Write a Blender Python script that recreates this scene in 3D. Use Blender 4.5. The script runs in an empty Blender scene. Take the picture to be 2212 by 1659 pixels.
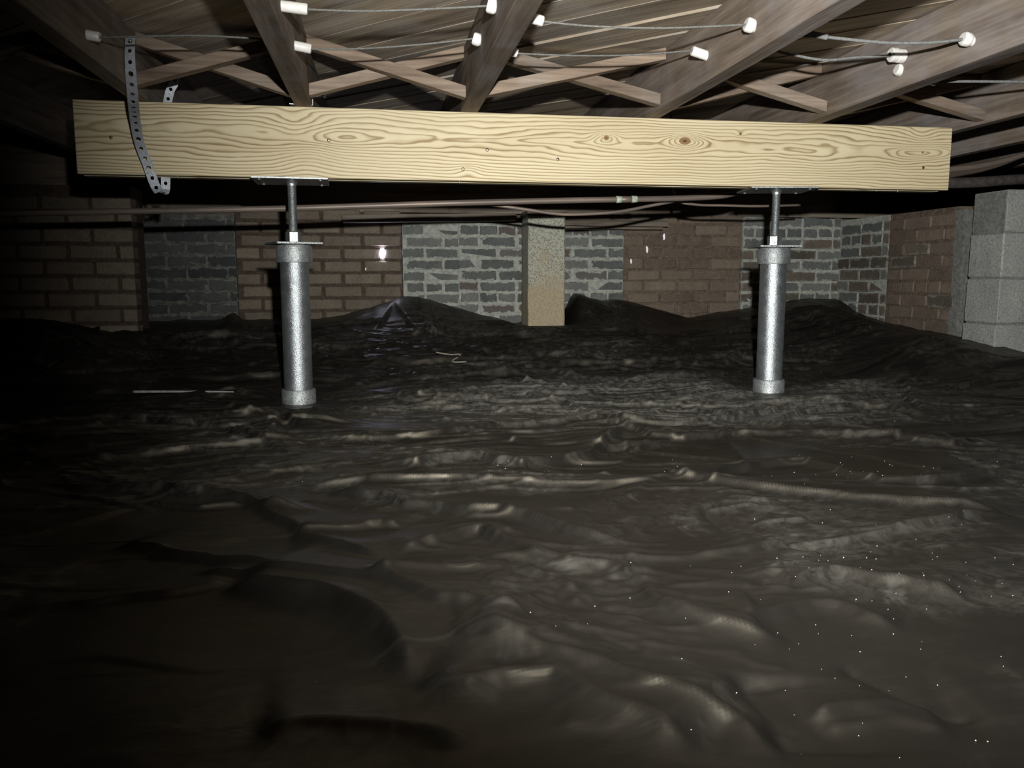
import bpy, bmesh, math, random
import numpy as np
from mathutils import Vector, Matrix

random.seed(7)
RNG = np.random.default_rng(11)
scene = bpy.context.scene
COL = scene.collection

# ------------------------------------------------------------------ camera
CAM_Z = 0.44
cam_data = bpy.data.cameras.new('camera')
cam_data.sensor_fit = 'HORIZONTAL'
cam_data.sensor_width = 36.0
cam_data.lens = 36.0 * 1750.0 / 2212.0
cam_data.clip_start = 0.02
cam = bpy.data.objects.new('camera', cam_data)
COL.objects.link(cam)
cam.location = (0, 0, CAM_Z)
cam.rotation_euler = (math.radians(90 - 7.471), 0, math.radians(-9.204))
scene.camera = cam

# ------------------------------------------------------------------ world, hand-held flashlight, exposure
world = bpy.data.worlds.new('world')
scene.world = world
world.use_nodes = True
bg = world.node_tree.nodes['Background']
bg.inputs[0].default_value = (0.5, 0.6, 0.6, 1)
bg.inputs[1].default_value = 0.0

torch_data = bpy.data.lights.new('flashlight', 'SPOT')
torch_data.energy = 430.0
torch_data.color = (1.0, 0.995, 0.95)
torch_data.shadow_soft_size = 0.018
torch_data.spot_size = math.radians(97)
torch_data.spot_blend = 1.0
torch = bpy.data.objects.new('flashlight', torch_data)
COL.objects.link(torch)
torch.location = (0.09, 0.0, CAM_Z + 0.24)
TORCH_AIM = Vector((1.32, 2.85, 0.54))
torch.rotation_euler = (TORCH_AIM - torch.location).to_track_quat('-Z', 'Y').to_euler()

scene.view_settings.view_transform = 'Standard'
scene.view_settings.look = 'None'
scene.view_settings.gamma = 1.0
scene.view_settings.use_curve_mapping = False
scene.view_settings.exposure = 0.0
scene.cycles.max_bounces = 4
scene.cycles.adaptive_threshold = 0.02
scene.cycles.diffuse_bounces = 2
scene.cycles.glossy_bounces = 3
scene.cycles.transmission_bounces = 1
scene.cycles.caustics_reflective = False

# ------------------------------------------------------------------ helpers: objects
def tag(o, label=None, cat=None, group=None, kind=None):
    if label: o['label'] = label
    if cat: o['category'] = cat
    if group: o['group'] = group
    if kind: o['kind'] = kind
    return o

def empty(name, loc=(0, 0, 0), rz=0.0):
    o = bpy.data.objects.new(name, None)
    o.empty_display_size = 0.05
    COL.objects.link(o)
    o.location = loc
    o.rotation_euler = (0, 0, rz)
    return o

def link(name, me, mat=None, parent=None, loc=(0, 0, 0), rot=(0, 0, 0), smooth=False):
    o = bpy.data.objects.new(name, me)
    COL.objects.link(o)
    if mat and not me.materials: me.materials.append(mat)
    if parent: o.parent = parent
    o.location = loc
    o.rotation_euler = rot
    if smooth:
        me.polygons.foreach_set('use_smooth', [True] * len(me.polygons))
    return o

def mesh_from(name, verts, faces):
    me = bpy.data.meshes.new(name)
    me.from_pydata([tuple(v) for v in verts], [], faces)
    me.update()
    return me

def box_mesh(name, lo, hi, bev=0.0, jit=0.0, cuts=0, seed=0):
    bm = bmesh.new()
    bmesh.ops.create_cube(bm, size=1.0)
    lo = Vector(lo); hi = Vector(hi)
    for v in bm.verts:
        v.co = Vector([(lo[i] + hi[i]) / 2 + v.co[i] * (hi[i] - lo[i]) for i in range(3)])
    if cuts:
        size = hi - lo
        ax = max(range(3), key=lambda i: size[i])
        es = [e for e in bm.edges if abs((e.verts[0].co - e.verts[1].co)[ax]) > 1e-6]
        bmesh.ops.subdivide_edges(bm, edges=es, cuts=cuts, use_grid_fill=True)
    if bev > 0:
        es = [e for e in bm.edges if e.calc_face_angle(0) > 0.5]
        bmesh.ops.bevel(bm, geom=es, offset=bev, segments=1, affect='EDGES', profile=0.5)
    if jit:
        r = random.Random(seed)
        for v in bm.verts:
            v.co += Vector((r.uniform(-jit, jit), r.uniform(-jit, jit), r.uniform(-jit, jit)))
    me = bpy.data.meshes.new(name)
    bm.to_mesh(me); bm.free()
    return me

def box(name, lo, hi, mat, parent=None, bev=0.0, jit=0.0, cuts=0, seed=0):
    """box between two world corners; its origin sits at the middle of its base (or at the parent)"""
    lo = Vector(lo); hi = Vector(hi)
    if parent is None:
        base = Vector(((lo.x + hi.x) / 2, (lo.y + hi.y) / 2, lo.z))
    else:
        base = Vector(parent.location)
    me = box_mesh(name, lo - base, hi - base, bev, jit, cuts, seed)
    return link(name, me, mat, parent, base if parent is None else (0, 0, 0))

def lathe_mesh(name, prof, segs=32, cap=True):
    vs = []; fs = []
    for r, z in prof:
        for k in range(segs):
            a = 2 * math.pi * k / segs
            vs.append((r * math.cos(a), r * math.sin(a), z))
    n = len(prof)
    for i in range(n - 1):
        for k in range(segs):
            k2 = (k + 1) % segs
            fs.append((i * segs + k, i * segs + k2, (i + 1) * segs + k2, (i + 1) * segs + k))
    if cap:
        fs.append(tuple(range(segs))[::-1])
        fs.append(tuple((n - 1) * segs + k for k in range(segs)))
    return mesh_from(name, vs, fs)

def spline(pts, per=8):
    """Catmull-Rom through points"""
    P = [Vector(p) for p in pts]
    out = []
    for i in range(len(P) - 1):
        p0 = P[max(i - 1, 0)]; p1 = P[i]; p2 = P[i + 1]; p3 = P[min(i + 2, len(P) - 1)]
        for k in range(per):
            t = k / per
            out.append(0.5 * ((2 * p1) + (-p0 + p2) * t + (2 * p0 - 5 * p1 + 4 * p2 - p3) * t * t + (-p0 + 3 * p1 - 3 * p2 + p3) * t ** 3))
    out.append(P[-1])
    return out

def tube_mesh(name, path, radius, segs=12, base=Vector((0, 0, 0))):
    n = len(path)
    rad = radius if callable(radius) else (lambda t: radius)
    vs = []; fs = []
    prev = None
    for i, p in enumerate(path):
        t = (path[min(i + 1, n - 1)] - path[max(i - 1, 0)]).normalized()
        if prev is None:
            a = Vector((0, 0, 1)) if abs(t.z) < 0.9 else Vector((1, 0, 0))
            nn = t.cross(a).normalized()
        else:
            nn = (prev - t * prev.dot(t)).normalized()
        prev = nn
        b = t.cross(nn)
        r = rad(i / (n - 1))
        for k in range(segs):
            a = 2 * math.pi * k / segs
            vs.append(p - base + (nn * math.cos(a) + b * math.sin(a)) * r)
    for i in range(n - 1):
        for k in range(segs):
            k2 = (k + 1) % segs
            fs.append((i * segs + k, (i + 1) * segs + k, (i + 1) * segs + k2, i * segs + k2))
    fs.append(tuple(range(segs)))
    fs.append(tuple((n - 1) * segs + k for k in range(segs))[::-1])
    return mesh_from(name, vs, fs)

def tube(name, pts, radius, mat, parent=None, per=8, segs=12, smooth=True):
    path = spline(pts, per) if per > 1 else [Vector(p) for p in pts]
    base = Vector(parent.location) if parent else Vector(path[0])
    me = tube_mesh(name, path, radius, segs, base)
    return link(name, me, mat, parent, (0, 0, 0) if parent else base, smooth=smooth)

def strut_mesh(name, a, b, w, h):
    """square-section stick between two points, ends cut plumb like bridging; w along Y, h across"""
    a = Vector(a); b = Vector(b)
    d = (b - a).normalized()
    up = Vector((-d.z, 0, d.x))
    if up.z < 0: up = -up
    bm = bmesh.new()
    base = (a + b) / 2
    vs = []
    for p in (a, b):
        for sy, su in ((-1, -1), (1, -1), (1, 1), (-1, 1)):
            q = p + up * (su * h / 2)
            q = q + d * ((p.x - q.x) / d.x)          # plumb cut
            vs.append(bm.verts.new(q + Vector((0, sy * w / 2, 0)) - base))
    for f in ((0, 1, 2, 3), (7, 6, 5, 4), (0, 4, 5, 1), (1, 5, 6, 2), (2, 6, 7, 3), (3, 7, 4, 0)):
        bm.faces.new([vs[i] for i in f])
    bmesh.ops.recalc_face_normals(bm, faces=bm.faces)
    bmesh.ops.bevel(bm, geom=list(bm.edges), offset=0.0015, segments=1, affect='EDGES')
    me = bpy.data.meshes.new(name)
    bm.to_mesh(me); bm.free()
    return me, base

# ------------------------------------------------------------------ helpers: materials
class NT:
    def __init__(self, name, rough=0.7, spec=0.3, metal=0.0):
        self.m = bpy.data.materials.new(name)
        self.m.use_nodes = True
        self.t = self.m.node_tree
        self.p = self.t.nodes['Principled BSDF']
        self.p.inputs['Roughness'].default_value = rough
        self.p.inputs['Specular IOR Level'].default_value = spec
        self.p.inputs['Metallic'].default_value = metal
        self._co = None
    def n(self, kind, **kw):
        nd = self.t.nodes.new(kind)
        for k, v in kw.items(): setattr(nd, k, v)
        return nd
    def put(self, sock, v):
        if isinstance(v, bpy.types.NodeSocket): self.t.links.new(v, sock)
        elif v is not None:
            if isinstance(v, (tuple, list)) and len(v) == 3 and sock.type == 'RGBA': v = (*v, 1)
            sock.default_value = v
    def co(self, which='Object'):
        if self._co is None: self._co = self.n('ShaderNodeTexCoord')
        return self._co.outputs[which]
    def rand(self):
        return self.n('ShaderNodeObjectInfo').outputs['Random']
    def xyz(self, v):
        s = self.n('ShaderNodeSeparateXYZ'); self.put(s.inputs[0], v)
        return s.outputs[0], s.outputs[1], s.outputs[2]
    def vec(self, x, y, z):
        c = self.n('ShaderNodeCombineXYZ')
        for i, v in enumerate((x, y, z)): self.put(c.inputs[i], v)
        return c.outputs[0]
    def map(self, v, scale=(1, 1, 1), loc=(0, 0, 0), rot=(0, 0, 0)):
        m = self.n('ShaderNodeMapping'); self.put(m.inputs[0], v)
        m.inputs['Scale'].default_value = scale; self.put(m.inputs['Location'], loc); m.inputs['Rotation'].default_value = rot
        return m.outputs[0]
    def noise(self, v, scale=5, detail=4, rough=0.55, dist=0.0):
        t = self.n('ShaderNodeTexNoise'); self.put(t.inputs['Vector'], v)
        t.inputs['Scale'].default_value = scale; t.inputs['Detail'].default_value = detail
        t.inputs['Roughness'].default_value = rough; t.inputs['Distortion'].default_value = dist
        return t.outputs['Fac']
    def voro(self, v, scale=5, feature='F1', rnd=1.0):
        t = self.n('ShaderNodeTexVoronoi', feature=feature); self.put(t.inputs['Vector'], v)
        t.inputs['Scale'].default_value = scale; t.inputs['Randomness'].default_value = rnd
        return t.outputs['Distance']
    def ma(self, op, a, b=None, c=None, clamp=False):
        m = self.n('ShaderNodeMath', operation=op, use_clamp=clamp)
        self.put(m.inputs[0], a)
        if b is not None: self.put(m.inputs[1], b)
        if c is not None: self.put(m.inputs[2], c)
        return m.outputs[0]
    def ramp(self, f, stops, interp='LINEAR'):
        r = self.n('ShaderNodeValToRGB'); self.put(r.inputs[0], f)
        cr = r.color_ramp; cr.interpolation = interp
        while len(cr.elements) > 1: cr.elements.remove(cr.elements[-1])
        for i, (p, c) in enumerate(stops):
            if not isinstance(c, (tuple, list)): c = (c, c, c)
            e = cr.elements[0] if i == 0 else cr.elements.new(p)
            e.position = p; e.color = (*c, 1)
        return r.outputs[0]
    def mix(self, f, a, b, mode='MIX'):
        m = self.n('ShaderNodeMix', data_type='RGBA', blend_type=mode)
        self.put(m.inputs[0], f); self.put(m.inputs[6], a); self.put(m.inputs[7], b)
        return m.outputs[2]
    def sstep(self, f, a, b):
        r = self.n('ShaderNodeMapRange', interpolation_type='SMOOTHSTEP')
        self.put(r.inputs[0], f); r.inputs[1].default_value = a; r.inputs[2].default_value = b
        return r.outputs[0]
    def color(self, c): self.put(self.p.inputs['Base Color'], c); return self
    def rough(self, r): self.put(self.p.inputs['Roughness'], r); return self
    def bump(self, h, strength=0.4, dist=0.01):
        b = self.n('ShaderNodeBump'); self.put(b.inputs['Height'], h)
        b.inputs['Strength'].default_value = strength; b.inputs['Distance'].default_value = dist
        self.put(self.p.inputs['Normal'], b.outputs[0]); return self

def old_wood(name, axis, dark, mid, light, grey=(0.2, 0.19, 0.18), scale=1.0, greyamt=0.5):
    """weathered sawn timber, grain stretched along a local axis"""
    n = NT(name, 0.8, 0.15)
    off = n.ma('MULTIPLY', n.rand(), 37.0)
    co = n.map(n.co(), (1, 1, 1), n.vec(off, off, off))
    sc = [22.0 * scale] * 3; sc[axis] = 1.3 * scale
    g = n.noise(n.map(co, tuple(sc)), 1.0, 6, 0.65, 0.6)
    sc2 = [110.0 * scale] * 3; sc2[axis] = 5.0 * scale
    fine = n.noise(n.map(co, tuple(sc2)), 1.0, 3, 0.6)
    blot = n.noise(co, 3.0, 4, 0.6)
    c = n.ramp(g, [(0.3, dark), (0.5, mid), (0.72, light)])
    c = n.mix(n.ma('MULTIPLY', n.sstep(blot, 0.42, 0.7), greyamt), c, grey)
    c = n.mix(0.45, c, n.ramp(fine, [(0.3, 0.5), (0.7, 1.25)]), 'MULTIPLY')
    v = n.ramp(n.rand(), [(0, 0.8), (1, 1.15)])
    c = n.mix(1.0, c, v, 'MULTIPLY')
    n.color(c)
    n.bump(n.ma('ADD', n.ma('MULTIPLY', g, 0.6), n.ma('MULTIPLY', fine, 0.5)), 0.5, 0.004)
    return n.m

M = {}
M['joist'] = old_wood('joist_wood', 1, (0.095, 0.072, 0.056), (0.19, 0.15, 0.118), (0.30, 0.25, 0.205), (0.29, 0.265, 0.27), 1.0, 0.6)
M['subfloor'] = old_wood('subfloor_wood', 0, (0.17, 0.135, 0.105), (0.40, 0.325, 0.245), (0.58, 0.49, 0.385), (0.48, 0.455, 0.44), 0.8, 0.5)
M['strut'] = old_wood('bridging_wood', 0, (0.13, 0.09, 0.068), (0.245, 0.185, 0.14), (0.37, 0.29, 0.22), (0.31, 0.28, 0.255), 1.2, 0.5)
M['board'] = old_wood('sill_board_wood', 0, (0.1, 0.08, 0.06), (0.22, 0.18, 0.14), (0.34, 0.28, 0.22), (0.25, 0.24, 0.22), 1.0, 0.4)

def pine_beam():
    """flat-sawn pine: rings around a wandering pith cut by the board face, bent around knots"""
    n = NT('new_pine', 0.55, 0.3)
    co = n.co()
    x, y, z = n.xyz(co)
    wob = n.noise(n.map(co, (1.1, 3, 3)), 1.0, 2, 0.5)
    wob2 = n.noise(n.map(co, (2.3, 5, 9), (3, 1, 7)), 1.0, 3, 0.5)
    fine = n.noise(n.map(co, (6, 40, 60)), 1.0, 3, 0.6)
    dz = n.ma('ADD', n.ma('SUBTRACT', z, 0.140), n.ma('MULTIPLY', n.ma('SUBTRACT', wob, 0.5), 0.05))
    d = n.ma('ADD', 0.034, n.ma('MULTIPLY', n.ma('SUBTRACT', wob2, 0.5), 0.07))
    d = n.ma('ADD', d, n.ma('ABSOLUTE', n.ma('MULTIPLY', n.ma('SUBTRACT', x, 0.35), 0.02)))
    r = n.ma('SQRT', n.ma('ADD', n.ma('MULTIPLY', dz, dz), n.ma('MULTIPLY', d, d)))
    KN = [  # x, z, half-length, half-height, amount (local to the beam)
        (0.200, 0.157, 0.045, 0.020, -0.030), (0.490, 0.154, 0.060, 0.024, -0.038), (1.430, 0.135, 0.13, 0.022, -0.030),
        (-0.86, 0.185, 0.060, 0.050, 0.016), (-0.83, 0.050, 0.080, 0.060, 0.016), (-0.29, 0.035, 0.04, 0.02, 0.012),
        (0.70, 0.185, 0.02, 0.012, 0.010), (1.42, 0.205, 0.05, 0.03, 0.014), (-0.70, 0.13, 0.12, 0.03, -0.018),
        (0.84, 0.128, 0.20, 0.018, -0.012), (-0.05, 0.14, 0.25, 0.012, -0.010)]
    for kx, kz, sx, sz, a in KN:
        u = n.ma('MULTIPLY', n.ma('SUBTRACT', x, kx), 1 / sx)
        w = n.ma('MULTIPLY', n.ma('SUBTRACT', z, kz), 1 / sz)
        e = n.ma('POWER', 2.7183, n.ma('MULTIPLY', n.ma('ADD', n.ma('MULTIPLY', u, u), n.ma('MULTIPLY', w, w)), -1.0))
        r = n.ma('ADD', r, n.ma('MULTIPLY', e, a))
    r = n.ma('ADD', r, n.ma('MULTIPLY', n.ma('SUBTRACT', fine, 0.5), 0.0022))
    ring = n.ma('FRACT', n.ma('MULTIPLY', r, 1 / 0.0092))
    line = n.ramp(ring, [(0.0, 0.25), (0.10, 0.0), (0.45, 0.04), (0.68, 0.4), (0.82, 1.0), (0.94, 0.95), (1.0, 0.25)])
    tone = n.noise(n.map(co, (1.6, 3, 10), (5, 5, 5)), 1.0, 3, 0.5)
    light = n.ramp(tone, [(0.3, (0.64, 0.54, 0.35)), (0.7, (0.75, 0.66, 0.45))])
    late = n.ramp(tone, [(0.3, (0.27, 0.19, 0.085)), (0.7, (0.36, 0.26, 0.125))])
    amt = n.ramp(n.noise(n.map(co, (2, 4, 25), (9, 2, 4)), 1.0, 3, 0.5), [(0.25, 0.6), (0.6, 1.0)])
    c = n.mix(n.ma('MULTIPLY', line, amt), light, late)
    for kx, kz, rx, rz in ((0.200, 0.157, 0.010, 0.009), (0.490, 0.154, 0.021, 0.013), (1.43, 0.137, 0.005, 0.004), (0.70, 0.185, 0.006, 0.006)):
        u = n.ma('MULTIPLY', n.ma('SUBTRACT', x, kx), 1 / rx)
        w = n.ma('MULTIPLY', n.ma('SUBTRACT', z, kz), 1 / rz)
        q = n.ma('ADD', n.ma('SQRT', n.ma('ADD', n.ma('MULTIPLY', u, u), n.ma('MULTIPLY', w, w))), n.ma('MULTIPLY', n.ma('SUBTRACT', fine, 0.5), 0.5))
        kc = n.ramp(q, [(0.0, (0.06, 0.035, 0.02)), (0.25, (0.16, 0.09, 0.045)), (0.55, (0.33, 0.2, 0.1)), (0.75, (0.22, 0.13, 0.06)), (1.0, (0.4, 0.26, 0.12))])
        c = n.mix(n.sstep(q, 1.15, 0.85), c, kc)
    smear = n.noise(n.map(co, (7, 9, 60), (1, 3, 8)), 1.0, 4, 0.7)
    c = n.mix(n.ma('MULTIPLY', n.sstep(smear, 0.62, 0.8), 0.35), c, (0.83, 0.75, 0.55))
    dirt = n.noise(n.map(co, (14, 9, 40), (4, 9, 1)), 1.0, 5, 0.75)
    c = n.mix(n.ma('MULTIPLY', n.sstep(dirt, 0.66, 0.8), 0.4), c, (0.25, 0.18, 0.1))
    n.color(c)
    n.bump(line, 0.12, 0.002)
    return n.m
M['pine'] = pine_beam()

def galv(name, tint=(0.62, 0.66, 0.68), rough=0.32, pits=0.0, metal=0.85):
    n = NT(name, rough, 0.5, metal)
    co = n.co()
    a = n.noise(n.map(co, (9, 9, 3)), 1.0, 5, 0.6)
    b = n.voro(co, 90.0)
    c = n.ramp(a, [(0.3, tuple(t * 0.72 for t in tint)), (0.7, tint)])
    c = n.mix(0.25, c, n.ramp(b, [(0, 0.55), (0.6, 1.2)]), 'MULTIPLY')
    n.rough(n.ramp(n.noise(co, 30, 4, 0.6), [(0.3, rough * 0.75), (0.7, rough * 1.4)]))
    if pits:
        p = n.noise(co, 260.0, 3, 0.7)
        c = n.mix(n.ma('MULTIPLY', n.sstep(p, 0.47, 0.36), pits), c, (0.07, 0.075, 0.08))
        n.bump(p, 0.6, 0.002)
    n.color(c)
    return n.m
M['galv'] = galv('galvanized_pipe', (0.48, 0.52, 0.545), 0.34, 0.3, 0.85)
M['galv_cast'] = galv('galvanized_coupling', (0.50, 0.53, 0.54), 0.48, 0.9, 0.75)
M['zinc'] = galv('zinc_plated_steel', (0.50, 0.53, 0.54), 0.34, 0.25)
M['strap'] = galv('perforated_strap_zinc', (0.62, 0.66, 0.74), 0.38, 0.35, 0.35)
M['screw'] = galv('coated_screw', (0.30, 0.27, 0.18), 0.4)

def simple(name, c, rough=0.6, spec=0.3, metal=0.0, var=0.35, scale=40.0, bump=0.0):
    n = NT(name, rough, spec, metal)
    a = n.noise(n.co(), scale, 4, 0.6)
    n.color(n.ramp(a, [(0.3, tuple(t * (1 - var) for t in c)), (0.7, tuple(min(1, t * (1 + var * 0.6)) for t in c))]))
    if bump: n.bump(a, bump, 0.003)
    return n.m
M['porcelain'] = simple('glazed_porcelain', (0.78, 0.77, 0.74), 0.28, 0.5, 0, 0.12, 60)
M['wire'] = simple('cloth_covered_wire', (0.17, 0.17, 0.16), 0.85, 0.1, 0, 0.4, 220, 0.4)
M['wire_grey'] = simple('taped_wire', (0.22, 0.225, 0.22), 0.7, 0.2, 0, 0.35, 120, 0.4)
M['iron'] = simple('dark_iron_pipe', (0.10, 0.09, 0.085), 0.55, 0.4, 0.3, 0.4, 50, 0.2)
M['solder'] = simple('green_white_solder_joint', (0.50, 0.58, 0.48), 0.7, 0.2, 0, 0.4, 90, 0.3)

def copper():
    n = NT('aged_copper', 0.45, 0.4, 0.25)
    co = n.co()
    a = n.noise(n.map(co, (3, 30, 30)), 1.0, 4, 0.6)
    c = n.ramp(a, [(0.3, (0.15, 0.125, 0.11)), (0.55, (0.24, 0.19, 0.16)), (0.75, (0.42, 0.28, 0.21))])
    n.color(c); return n.m
M['copper'] = copper()

def plastic_sheet():
    n = NT('black_polythene', 0.36, 0.42)
    co = n.co()
    d1 = n.noise(co, 1.9, 3, 0.62, 0.4)
    d2 = n.noise(co, 34.0, 3, 0.7, 0.6)
    d4 = n.noise(n.map(co, (1, 1, 1), (3, 8, 0)), 8.0, 3, 0.7, 1.0)
    dust = n.ma('MULTIPLY', n.sstep(d1, 0.42, 0.68), n.sstep(d2, 0.30, 0.75))
    dust = n.ma('ADD', n.ma('MULTIPLY', dust, 0.24), n.ma('MULTIPLY', n.ma('MULTIPLY', n.sstep(d4, 0.56, 0.74), n.sstep(d1, 0.40, 0.60)), 0.30))
    # a dusty stretch around the right-hand post, with a ragged outline of its own
    x, y, z = n.xyz(n.n('ShaderNodeNewGeometry').outputs['Position'])
    u = n.ma('MULTIPLY', n.ma('SUBTRACT', x, 0.95), 1 / 1.15); v = n.ma('MULTIPLY', n.ma('SUBTRACT', y, 2.72), 1 / 0.62)
    q = n.ma('ADD', n.ma('SQRT', n.ma('ADD', n.ma('MULTIPLY', u, u), n.ma('MULTIPLY', v, v))), n.ma('MULTIPLY', n.ma('SUBTRACT', d1, 0.5), 2.2))
    film = n.ma('MULTIPLY', n.sstep(q, 1.1, 0.45), n.ma('ADD', 0.10, n.ma('MULTIPLY', n.sstep(d2, 0.30, 0.70), 0.42)))
    dust = n.ma('MINIMUM', n.ma('ADD', dust, film), 1.0)
    c = n.mix(dust, (0.0105, 0.0097, 0.0087), (0.16, 0.155, 0.14))
    n.color(c)
    n.put(n.p.inputs['Specular Tint'], (1.0, 0.89, 0.70))
    n.rough(n.ramp(d4, [(0.3, 0.38), (0.7, 0.54)]))
    n.bump(n.noise(n.map(co, (16, 40, 16)), 1.0, 2, 0.55, 0.8), 0.10, 0.012)
    return n.m
M['sheet'] = plastic_sheet()
M['dirt'] = simple('crawl_space_dirt', (0.09, 0.07, 0.05), 0.95, 0.1, 0, 0.5, 12, 0.5)

def brick_mat(name, cols, mortar, smear, edge=0.16):
    """cols: dark, mid, light; smear: how much mortar is spread over the face"""
    n = NT(name, 0.9, 0.12)
    co = n.co(); r = n.rand()
    off = n.ma('MULTIPLY', r, 53.0)
    cs = n.map(co, (1, 1, 1), n.vec(off, off, off))
    a = n.noise(cs, 14, 5, 0.65)
    b = n.noise(cs, 90, 3, 0.7)
    c = n.ramp(n.ma('ADD', n.ma('MULTIPLY', a, 0.6), n.ma('MULTIPLY', r, 0.4)), [(0.2, cols[0]), (0.5, cols[1]), (0.8, cols[2])])
    c = n.mix(0.5, c, n.ramp(b, [(0.3, 0.6), (0.7, 1.25)]), 'MULTIPLY')
    gx, gy, gz = n.xyz(n.co('Generated'))
    ex = n.ma('MULTIPLY', n.ma('MINIMUM', gx, n.ma('SUBTRACT', 1.0, gx)), 3.0)
    ez = n.ma('MINIMUM', gz, n.ma('SUBTRACT', 1.0, gz))
    e = n.ma('MINIMUM', ex, ez)
    k = n.ma('ADD', e, n.ma('MULTIPLY', n.ma('SUBTRACT', n.noise(cs, 22, 5, 0.7, 0.8), 0.5), 1.1))
    c = n.mix(n.ma('MULTIPLY', n.sstep(k, edge + 0.04, edge - 0.06), smear), c, mortar)
    n.color(c)
    n.bump(n.ma('ADD', b, a), 0.6, 0.004)
    return n.m
MO_GREY = (0.47, 0.485, 0.44); MO_BROWN = (0.13, 0.095, 0.075)
M['brick_orange'] = brick_mat('tan_brick', ((0.15, 0.125, 0.10), (0.215, 0.18, 0.14), (0.28, 0.235, 0.185)), MO_BROWN, 0.6, 0.03)
M['brick_brown'] = brick_mat('brown_brick', ((0.125, 0.098, 0.078), (0.19, 0.15, 0.118), (0.265, 0.212, 0.165)), (0.24, 0.19, 0.15), 0.7, 0.07)
M['brick_grey'] = brick_mat('old_grey_brick', ((0.10, 0.11, 0.106), (0.165, 0.175, 0.168), (0.24, 0.24, 0.225)), MO_GREY, 0.85, 0.10)
M['brick_red'] = brick_mat('old_red_grey_brick', ((0.135, 0.105, 0.095), (0.15, 0.135, 0.125), (0.19, 0.185, 0.175)), MO_GREY, 0.85, 0.16)
M['brick_side'] = brick_mat('weathered_side_brick', ((0.08, 0.072, 0.062), (0.14, 0.12, 0.1), (0.2, 0.165, 0.13)), (0.28, 0.27, 0.24), 0.8, 0.12)
M['brick_dark'] = brick_mat('dark_old_brick', ((0.05, 0.055, 0.055), (0.085, 0.092, 0.09), (0.13, 0.132, 0.125)), (0.26, 0.265, 0.24), 0.8, 0.06)  # darker grey brick for the leftmost pilaster of the back wall
M['mortar_dark'] = simple('dark_mortar', (0.17, 0.175, 0.16), 0.95, 0.1, 0, 0.6, 25, 0.7)  # darker mortar to go with that pilaster's brick
M['mortar_brown'] = simple('brown_mortar', (0.105, 0.078, 0.062), 0.95, 0.1, 0, 0.4, 60, 0.6)
M['mortar_grey'] = simple('pale_lime_mortar', (0.44, 0.455, 0.41), 0.95, 0.1, 0, 0.35, 40, 0.7)
M['mortar_tan'] = simple('tan_mortar', (0.17, 0.13, 0.1), 0.95, 0.1, 0, 0.45, 50, 0.7)

def concrete():
    n = NT('exposed_aggregate_concrete', 0.9, 0.15)
    co = n.co()
    v = n.voro(co, 95.0)
    a = n.noise(co, 5.5, 5, 0.6)
    s = n.noise(co, 140.0, 3, 0.7)
    x, y, z = n.xyz(co)
    lowz = n.ma('ADD', z, n.ma('MULTIPLY', n.ma('SUBTRACT', a, 0.5), 1.1))
    c = n.mix(n.sstep(lowz, 0.22, 0.50), (0.46, 0.39, 0.27), (0.42, 0.42, 0.35))
    c = n.mix(n.ma('MULTIPLY', n.sstep(a, 0.55, 0.7), 0.5), c, (0.46, 0.33, 0.17))
    agg = n.ramp(n.ma('ADD', n.ma('MULTIPLY', v, 0.7), n.ma('MULTIPLY', s, 0.5)), [(0.3, 0.18), (0.46, 0.85), (0.75, 1.3)])
    up = n.ma('ADD', n.ma('MULTIPLY', n.sstep(lowz, 0.25, 0.45), 0.6), 0.35)
    c = n.mix(up, c, n.mix(1.0, c, agg, 'MULTIPLY'))
    n.color(c); n.bump(n.ma('ADD', v, s), 0.7, 0.004)
    return n.m
M['concrete'] = concrete()

def cinder():
    n = NT('concrete_block', 0.95, 0.1)
    co = n.co()
    s = n.noise(co, 110.0, 4, 0.75)
    a = n.noise(co, 6.0, 4, 0.6)
    c = n.ramp(a, [(0.3, (0.30, 0.31, 0.305)), (0.7, (0.41, 0.405, 0.385))])
    c = n.mix(0.8, c, n.ramp(s, [(0.32, 0.45), (0.5, 1.0), (0.7, 1.35)]), 'MULTIPLY')
    n.color(c); n.bump(s, 0.7, 0.004)
    return n.m
M['block'] = cinder()
M['block_mortar'] = simple('block_mortar', (0.22, 0.22, 0.21), 0.95, 0.1, 0, 0.4, 60, 0.6)

def emit(name, c, s):
    n = NT(name)
    n.put(n.p.inputs['Base Color'], (0, 0, 0))
    n.put(n.p.inputs['Emission Color'], c)
    n.p.inputs['Emission Strength'].default_value = s
    return n.m
M['daylight'] = emit('daylight_through_gap', (0.70, 0.76, 1.0), 130.0)
M['daylight_dim'] = emit('dim_daylight_through_joint', (0.85, 0.82, 0.86), 0.85)
M['grit'] = simple('pale_grit', (0.62, 0.6, 0.55), 0.8, 0.2, 0, 0.3, 30)

# ================================================================== STRUCTURE
# ------------------------------------------------------------------ dirt ground under the plastic
g = box('floor', (-4.2, -1.2, -0.30), (4.0, 5.2, -0.12), M['dirt'])
tag(g, 'bare dirt ground hidden under the black plastic', None, kind='structure')

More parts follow.
